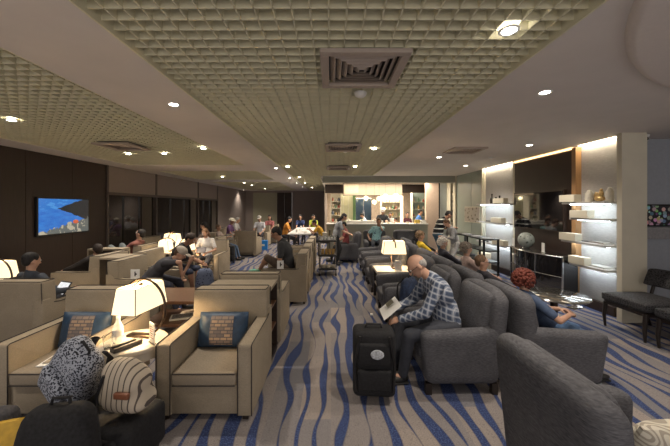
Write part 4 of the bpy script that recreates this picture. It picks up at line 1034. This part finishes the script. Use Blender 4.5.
        b0 = wr + (d * .03 + sd * .028) * s; b1 = b0 + (d * .6 + sd * .75 + pn * .3).normalized() * .042 * s; b2 = b1 + (d * .8 + sd * .2 + pn * .6).normalized() * .034 * s
        B.cap(b0, b1, fr_ * 1.25, fr_ * 1.1, seg=8); B.cap(b1, b2, fr_ * 1.1, fr_ * .95, seg=8)
        # leg
        kp = Vector(knee) + Vector((k * .25, 0, 0))
        kn, an = ik(hp[i], feet[i], .43 * s, .42 * s, kp)
        B.cap(hp[i], kn, .072 * s, .050 * s, seg=seg); B.cap(kn, an, .050 * s, .034 * s, seg=seg); B.cap(kn + (an - kn) * .15 , kn + (an - kn) * .4, .052 * s, .052 * s, seg=seg)
        fd = Vector((k * .12, 1, 0)) if abs((an - kn).normalized().z) > .35 else Vector((k * .1, .35, .9)); fd.normalize()
        B.cap(an, an + fd * .12 * s - Vector((0, 0, .03 * s)), .034 * s, .026 * s, seg=seg)
        T.cap(hp[i], kn, .090 * s * fat, .064 * s, seg=seg)
        if not shorts: T.cap(kn, kn + (an - kn) * .93, .064 * s, .050 * s, seg=seg)
        sm = MB(); c0 = an - Vector((0, 0, .028 * s)); yv = fd; xv = yv.cross(Vector((0, 0, 1))).normalized(); Ms = Matrix((xv, yv, xv.cross(yv))).transposed()
        sm.ell(c0 + fd * .07 * s, hr(.046, .135, .038), Ms, seg=14); sm.ell(c0 - fd * .005 * s + Vector((0, 0, .022 * s)), hr(.043, .055, .045), Ms, seg=12)
        sm.box(-.042 * s, .042 * s, -.055 * s, .195 * s, -.040 * s, -.022 * s, .012)
        # keep the sole under the shoe in the same frame
        o = sm.build('shoe', mat('shoe_%02d%02d%02d' % tuple(int(q * 99) for q in shoe), shoe, .5), t)
        # the box above was made at the origin: move its vertices into place
        nv = len(o.data.vertices); bxn = 0
        for v in o.data.vertices:
            if Vector(v.co).length < .22 and v.index >= nv - 96: pass
        del nv, bxn
        fixs(o, c0, Ms, s)
    body = finish(B.build('body', skin, t), vox, 1 if lod == 0 else 2)
    finish(S_.build('shirt', mats.get('shirt') or cv(shirt, .8), t), vox * 1.5, 5)
    finish(T.build('shorts' if shorts else 'trousers', cv(pants, .8), t), vox * 1.5, 4)
    # face
    if lod < 2:
        for k in (-1, 1):
            MB().ell(hc + ex(H, 0) * k * .031 * s + ex(H, 1) * .082 * s + ex(H, 2) * .014 * s, hr(.012, .007, .007), H, seg=10).build('eye', M_white, body)
            MB().ell(hc + ex(H, 0) * k * .031 * s + ex(H, 1) * .088 * s + ex(H, 2) * .014 * s, hr(.0055, .003, .006), H, seg=8).build('iris', M_leg, body)
        MB().ell(hc + ex(H, 1) * .084 * s - ex(H, 2) * .052 * s, hr(.024, .008, .006), H, seg=10).build('mouth', mat('lips', (.30, .10, .08), .5), body)
    hm = mat('hair_%02d%02d%02d' % tuple(int(q * 99) for q in haircol), haircol, .7, var=.35, scale=60, bump=.5, stretch=(1, 1, .4))
    h = MB()
    if hair in ('short', 'long', 'curly'):
        h.ell(hc + ex(H, 2) * .035 * s - ex(H, 1) * .022 * s, hr(.084, .095, .086), H, seg=20); h.ell(hc - ex(H, 1) * .055 * s - ex(H, 2) * .01 * s, hr(.068, .052, .070), H, seg=16)
    if hair == 'long':
        for k in (-1, 0, 1): h.cap(hc - ex(H, 1) * .05 * s + ex(H, 0) * k * .045 * s, hc - ex(H, 1) * .085 * s - ex(H, 2) * .20 * s + ex(H, 0) * k * .06 * s, .045 * s, .032 * s, seg=10)
    if hair == 'bald':
        for k in (-1, 1): h.ell(hc + ex(H, 0) * k * .062 * s - ex(H, 1) * .046 * s + ex(H, 2) * .010 * s, hr(.016, .036, .030), H, seg=12)
        h.ell(hc - ex(H, 1) * .060 * s - ex(H, 2) * .008 * s, hr(.068, .044, .056), H, seg=12)
    if hair == 'curly':
        rr = random.Random(len(label)); n = 330 if lod == 0 else 150
        for q in range(n):
            v = Vector((rr.gauss(0, 1), rr.gauss(0, 1) - .35, rr.gauss(0, 1) + .35)).normalized()
            if v.y > .45 and v.z < .35: continue
            if v.z < -.75: continue
            kk = mats.get('curl', 1.0)
            h.ell(hc + H @ Vector((v.x * .098 * kk, v.y * .112 * kk - .012, v.z * .108 * kk + .012)) * s, hr(*([.0155 * rr.uniform(.7, 1.15) * kk] * 3)), seg=6 if lod else 7)
        h.build('hair', hm, t)
    else:
        o = h.build('hair', hm, t); finish(o, vox * 1.1, 2)
    if cap:
        c = MB(); c.ell(hc + ex(H, 2) * .052 * s - ex(H, 1) * .008 * s, hr(.088, .104, .072), H, seg=20)
        if cap[0] == 'cap': c.ell(hc + ex(H, 2) * .045 * s + ex(H, 1) * .115 * s, hr(.062, .065, .010), H, seg=16)
        elif cap[0] == 'chef': c.ell(hc + ex(H, 2) * .12 * s, hr(.10, .10, .07), H, seg=16)
        else: c.ell(hc + ex(H, 2) * .03 * s, hr(.15, .16, .012), H, seg=20)
        c.build('hat', mat('hat_%02d%02d%02d' % tuple(int(q * 99) for q in cap[1]), cap[1], .8), t)
    if glasses:
        g = MB()
        for k in (-1, 1):
            c = hc + ex(H, 0) * k * .031 * s + ex(H, 1) * .096 * s + ex(H, 2) * .012 * s
            g.tube([c + (ex(H, 0) * math.cos(a) * .024 + ex(H, 2) * math.sin(a) * .018) * s for a in [q * PI / 5 for q in range(10)]], .0025, 6, closed=True)
            g.tube([c + ex(H, 0) * k * .024 * s, hc + ex(H, 0) * k * .080 * s - ex(H, 1) * .01 * s + ex(H, 2) * .014 * s], .0025, 6)
        g.tube([hc + ex(H, 0) * k * .008 * s + ex(H, 1) * .098 * s + ex(H, 2) * .014 * s for k in (-1, 1)], .0025, 6).build('glasses', M_black, t)
    return t
def fixs(o, c0, Ms, s):
    # the sole is the last connected island of the shoe mesh
    me = o.data; bm = bmesh.new(); bm.from_mesh(me); bm.verts.ensure_lookup_table()
    seen = set(); st = [bm.verts[-1]]
    while st:
        v = st.pop()
        if v.index in seen: continue
        seen.add(v.index); st += [e.other_vert(v) for e in v.link_edges]
    for i in seen: bm.verts[i].co = c0 + Ms @ bm.verts[i].co
    bm.to_mesh(me); bm.free()

L, RR, CAM, AWAY = PI / 2, -PI / 2, PI, 0      # the way a person looks: left, right, to the camera, away
grey_hair, brown, black_h, blond, white_h = (.38, .36, .34), (.10, .05, .025), (.012, .010, .010), (.40, .30, .18), (.62, .58, .52)

# --- right side
person('older balding man in a blue and white plaid shirt reading a leaflet', 1.19, 2.97, L, hip=(0, .06, .515), lean=10, curve=20, s=.97, pitch=32, hands=((-.12, .55, .60), (.12, .55, .62)),
       feet=((-.11, .52, .07), (.13, .54, .07)), shirt=(.2, .25, .35), pants=(.045, .05, .065), hair='bald', haircol=(.36, .34, .32), sleeve='long', lod=0, mats={'shirt': plaid('plaid_shirt')}, fat=1.05, glasses=True)
t = thing('leaflet', 'printed white leaflet held by the man in the plaid shirt', 'leaflet', (.575, 2.98, .66), R(90))
o = MB().box(-.15, .15, -.002, .002, -.10, .11, rot=(R(50), 0, 0)).build('sheet', M_paper, t, False)
MB().box(-.02, .09, -.0045, -.002, .00, .08, rot=(R(50), 0, 0)).build('picture', mat('leaflet_photo', (.14, .13, .09), .5, var=.5, scale=50), t, False)
for k in range(5): MB().box(-.13, .12 - .03 * (k % 2), -.0045, -.002, -.02 - .015 * k, -.014 - .015 * k, rot=(R(50), 0, 0)).build('text_line', mat('grey_print', (.25, .25, .25), .6), t, False)
slouch = dict(hip=(0, .18, .505), lean=-35, curve=14, s=.83, feet=((-.10, .62, .07), (.12, .60, .07)))
person('woman with red curly hair and blue jeans slouching in a charcoal armchair', 1.97, 3.0, RR, hip=(0, .20, .495), lean=-48, curve=12, s=.81, pitch=28, yaw=22, hands=((.04, .24, .66), (.15, .26, .64)), elbow=((-1, -.3, -.5), (1, -.3, -.6)),
       feet=((-.08, .52, .07), (.10, .50, .07)), shirt=(.06, .09, .16), pants=(.07, .13, .24), hair='curly', haircol=(.13, .024, .012), lod=0, mats={'curl': 1.15})
t = thing('smartphone', 'dark smartphone in the hands of the red-haired woman', 'phone', (2.32, 2.90, .690), R(20)); MB().box(-.07, .07, -.035, .035, 0, .01, .003).build('case', M_black, t); MB().box(-.06, .06, -.03, .03, .0101, .0108).build('screen', M_dglass, t, False)
person('brown-haired person with glasses and a dark top, looking right', 1.98, 3.86, RR, hip=(0, .19, .505), lean=-46, curve=16, s=.80, pitch=10, yaw=-25, shirt=(.03, .03, .04), pants=(.02, .02, .03), hair='short', haircol=(.13, .075, .04), sleeve='long', feet=((-.10, .50, .07), (.12, .50, .07)), glasses=True)
person('person with curly grey hair and a pale pink top', 2.08, 4.66, RR, shirt=(.45, .33, .29), pants=(.10, .10, .12), hair='curly', haircol=(.24, .20, .16), pitch=12, **slouch)
person('blond-white haired person in a dark jacket', 2.0, 5.46, RR, shirt=(.02, .02, .03), pants=(.3, .3, .3), hair='curly', haircol=white_h, sleeve='long', pitch=20, **slouch)
person('person in a bright yellow top with tied-up brown hair', 1.92, 6.5, RR, **{**slouch, 's': .87}, shirt=(.70, .48, .03), pants=(.05, .05, .06), hair='curly', haircol=(.22, .14, .08), pitch=15)
person('dark-clothed person with black hair beyond the one in yellow', 2.12, 7.42, RR, **slouch, shirt=(.012, .012, .014), pants=(.02, .02, .02), hair='long', haircol=black_h, sleeve='long')
stand = dict(hip=(0, 0, .90), knee=(0, 1, 0), feet=((-.11, .03, .08), (.11, -.05, .08)), elbow=((-.6, -.8, -.3), (.6, -.8, -.3)), lod=1)
def st(s, **k): d = dict(stand); d['hip'] = (0, 0, .90 * s); d['s'] = s; d.update(k); return d
person('standing man in a black and white striped shirt and jeans', 2.97, 8.5, RR, **st(.97, lean=12, curve=18, pitch=35, hands=((-.15, .42, 1.05), (.15, .42, 1.08))), shirt=(.1, .1, .1), pants=(.07, .14, .20), hair='short', haircol=black_h, mats={'shirt': stripes('bold_stripes', (.015, .015, .018), (.75, .73, .70), .13, .22, 2)}, skin=SKIN2, fat=1.15)
person('short standing person in grey holding something, before the black rack', 3.10, 7.6, L, **st(.83, lean=12, curve=10, pitch=30, hands=((-.10, .32, .90), (.10, .32, .92))), shirt=(.28, .28, .28), pants=(.42, .42, .41), hair='short', haircol=brown, sleeve='long')
person('woman in a grey top and black trousers leaning behind the trolley', .14, 8.68, RR, **st(.90, lean=10, curve=14, pitch=25, hands=((-.12, .40, .88), (.12, .40, .88))), shirt=(.28, .29, .31), pants=(.012, .012, .014), hair='long', haircol=black_h)
person('seated person in dark red with black trousers near the counter', .55, 9.3, L, hip=(0, .10, .535), feet=((-.1, .54, .07), (.1, .54, .07)), lean=-4, curve=10, s=.86, shirt=(.22, .05, .05), pants=(.02, .02, .02), hair='short', haircol=black_h, lod=2)
person('man in a cyan print shirt resting his head on his hand', 1.45, 9.9, CAM, feet=((-.1, .54, .07), (.1, .54, .07)), hip=(0, .03, .54), lean=0, curve=10, s=.98, side=-8, hands=((-.13, .12, 1.06), (.25, .3, .66)), elbow=((-.5, .6, -.9), (.6, -.5, -.6)), shirt=(.22, .48, .55), pants=(.05, .06, .08), hair='short', haircol=brown, lod=2, mats={'shirt': blotch('cyan_print', (.08, .16, .20), (.35, .62, .66), 22, .6)}, skin=SKIN2)
# --- kitchen
person('chef in a black jacket and white hat behind the counter', 2.06, 12.3, CAM, **st(.96, pitch=30, hands=((-.15, .35, 1.1), (.15, .35, 1.1)), lod=2), shirt=(.02, .022, .03), cap=('chef', (.8, .8, .8)), sleeve='long', haircol=black_h)
person('person in a red top behind the counter beside the glowing column', 2.66, 12.0, L, **st(.74, pitch=20, lod=2), shirt=(.45, .03, .03), haircol=black_h)
person('kitchen worker in white right of the chef', 2.40, 12.5, CAM, **st(.86, pitch=20, lod=2), shirt=(.7, .7, .68), haircol=black_h)
person('man in a blue shirt at the right end of the kitchen counter', 3.36, 11.9, RR, **st(.93, pitch=10, lod=2), shirt=(.05, .16, .45), haircol=black_h)
person('person in dark maroon standing left of the man in blue', 3.05, 12.3, CAM, **st(.86, pitch=10, lod=2), shirt=(.08, .02, .03), haircol=black_h, sleeve='long')
person('kitchen worker in pale blue before the dark fridge', 1.48, 13.1, L, **st(.84, pitch=30, lod=2), shirt=(.55, .60, .70), haircol=black_h)
# --- high table
hi = dict(hip=(0, .0, .575), lod=2, feet=((-.1, .36, .07), (.1, .36, .07)))
person('woman in an orange top sitting left of the high table', -1.74, 11.5, RR, **hi, shirt=(.60, .25, .04), haircol=black_h, s=.93, lean=8)
person('person in a mustard yellow top leaning over the right side of the high table', -.24, 10.50, L, **{**hi, 'hip': (0, .02, .575)}, shirt=(.62, .34, .03), haircol=black_h, s=.92, lean=22, curve=12, hands=((-.12, .50, .87), (.12, .50, .87)))
person('person in dark blue at the far end of the high table, left', -1.40, 14.02, CAM, **hi, shirt=(.03, .05, .14), haircol=black_h, s=.94)
person('person in yellow-green at the far end of the high table, right', -.80, 14.02, CAM, **hi, shirt=(.34, .40, .04), haircol=black_h, s=.94)
# --- left side
person('man in a dark grey T-shirt with legs crossed by the aisle', -.78, 5.5, L, hip=(0, .02, .545), lean=0, curve=20, s=1.0, pitch=22, hands=((-.10, .30, .68), (.12, .32, .66)), feet=((-.02, .50, .53), (.15, .56, .07)), knee=(-.6, .3, .9),
       shirt=(.035, .035, .038), pants=(.10, .07, .05), shoe=(.15, .50, .35), haircol=black_h, shorts=True, fat=1.15, skin=SKIN2)
person('man in a black T-shirt with short dark hair bent over his knees', -3.02, 5.72, RR, hip=(0, .06, .51), lean=16, curve=18, s=.95, pitch=28, hands=((-.16, .52, .60), (.12, .66, .60)), shirt=(.012, .012, .014), pants=(.04, .05, .09), haircol=(.03, .018, .012), shorts=True, skin=SKIN2)
person('bent man in a pale cap reaching towards the coffee table', -2.92, 4.82, RR, hip=(0, .06, .52), lean=42, curve=16, s=.93, pitch=12, elbow=((-.2, -.2, .6), (.2, -.2, .6)), hands=((-.12, .56, .62), (.12, .62, .60)), shirt=(.05, .05, .06), pants=(.04, .045, .07), cap=('cap', (.42, .37, .31)), haircol=brown, skin=SKIN, feet=((-.11, .56, .07), (.11, .54, .07)))
person('dark-haired reader with a tablet seen from behind at the left edge', -3.45, 3.63, AWAY, hip=(0, .10, .50), lean=-32, curve=8, s=.86, pitch=20, yaw=-12, turn=-10, hands=((.1, .22, .62), (.34, .06, .66)), shirt=(.05, .06, .075), pants=(.03, .03, .04), haircol=black_h, sleeve='long')
t = thing('tablet', 'pale lit tablet held by the reader at the left edge', 'tablet', (-3.22, 3.66, .68), R(-20)); MB().box(-.10, .10, -.006, .006, -.08, .08, .004, rot=(R(-35), 0, 0)).build('case', M_black, t); MB().box(-.09, .09, -.0085, -.006, -.07, .07, rot=(R(-35), 0, 0)).build('screen', mat('tablet_screen', (.5, .5, .5), .3, emit=(.75, .80, .85), es=.5, var=.3), t, False)
person('dark-haired person slumped asleep beside the dark wood wall', -4.18, 5.24, L, hip=(0, .18, .50), lean=-50, curve=6, s=.88, pitch=-5, yaw=-30, roll=-18, hands=((-.10, .36, .56), (.10, .36, .56)), shirt=(.035, .03, .03), pants=(.03, .03, .035), haircol=(.02, .012, .01), sleeve='long', feet=((-.10, .66, .07), (.12, .64, .07)))
person('person in grey trousers lying back with knees up by the dark windows', -4.18, 6.5, L, hip=(0, .14, .52), lean=-34, curve=10, s=.92, pitch=-5, feet=((-.08, .42, .44), (.08, .40, .44)), knee=(0, .2, 1), shirt=(.25, .10, .08), pants=(.20, .23, .23), haircol=black_h)
person('girl in a white shirt reading in a beige armchair', -2.85, 7.08, CAM, hip=(0, .10, .52), feet=((-.1, .53, .07), (.1, .53, .07)), lean=-4, curve=10, s=.84, pitch=28, hands=((-.12, .32, .64), (.12, .32, .64)), shirt=(.72, .70, .68), pants=(.05, .05, .06), hair='long', haircol=(.22, .12, .06))
person('dark-haired person in grey behind the girl in white', -3.32, 8.15, L, feet=((-.1, .54, .07), (.1, .54, .07)), hip=(0, .05, .53), lean=-8, curve=10, s=.92, shirt=(.22, .17, .15), pants=(.05, .05, .06), haircol=black_h, lod=2)
person('reader in jeans and a pale top slouching at far left', -3.5, 9.5, RR, **{**slouch, 'lod': 2}, shirt=(.50, .40, .36), pants=(.08, .13, .22), haircol=(.16, .10, .06), hands=((-.12, .3, .72), (.12, .3, .72)))
person('person in purple wearing a pale hat at far left', -3.80, 11.2, RR, feet=((-.1, .54, .07), (.1, .54, .07)), hip=(0, .06, .525), lean=2, curve=8, s=.93, lod=2, shirt=(.16, .08, .20), pants=(.03, .03, .04), cap=('brim', (.62, .58, .48)), haircol=grey_hair)
person('grey-haired person left of the man in white, at far left', -3.84, 12.03, RR, feet=((-.1, .53, .07), (.1, .53, .07)), hip=(0, .06, .525), lean=2, curve=8, s=.93, lod=2, shirt=(.45, .44, .45), pants=(.03, .03, .04), haircol=grey_hair)
person('man in a white shirt and white cap facing the camera by the blue bag', -3.00, 12.90, CAM, hip=(0, -.02, .52), lean=6, curve=8, s=1.0, lod=2, shirt=(.70, .72, .78), pants=(.03, .03, .04), cap=('cap', (.7, .68, .65)), haircol=black_h)
person('dark-haired woman with a pink top behind the blue bag', -2.82, 14.05, CAM, hip=(0, -.02, .52), lean=0, curve=8, s=.98, lod=2, shirt=(.40, .14, .14), pants=(.02, .02, .02), hair='long', haircol=black_h)
o = MB().box(-.10, .10, -.01, .01, -.07, .07, .003, rot=(R(-40), 0, 0)).build('book', mat('open_book', (.10, .09, .10), .5)); tag(o, 'dark open book held by the girl in white', 'book', None, (-2.85, 6.70, .70))

# dining chairs round the high table
def dining_chair(x, y, rz, label):
    t = thing('dining_chair', label, 'chair', (x, y, 0), rz, 'dark dining chairs round the high table')
    MB().box(-.21, .21, -.21, .21, .42, .46, .015).build('seat', M_leg, t); MB().box(-.20, .20, .19, .22, .60, .88, .012).build('backrest', M_leg, t)
    for sx in (-1, 1):
        MB().box(sx * .19 - .015, sx * .19 + .015, -.20, -.17, 0, .42).build('leg', M_leg, t, False); MB().box(sx * .19 - .015, sx * .19 + .015, .18, .21, 0, .88).build('leg', M_leg, t, False)
for x, y, r, l in ((-1.78, 11.5, FACE_R, 'dark dining chair under the woman in orange'), (-.24, 10.48, FACE_L, 'dark dining chair under the person in mustard yellow'), (-1.40, 14.05, FACE_CAM, 'dark dining chair at the far end of the high table, left'), (-.80, 14.05, FACE_CAM, 'dark dining chair at the far end of the high table, right')):
    dining_chair(x, y, r, l)
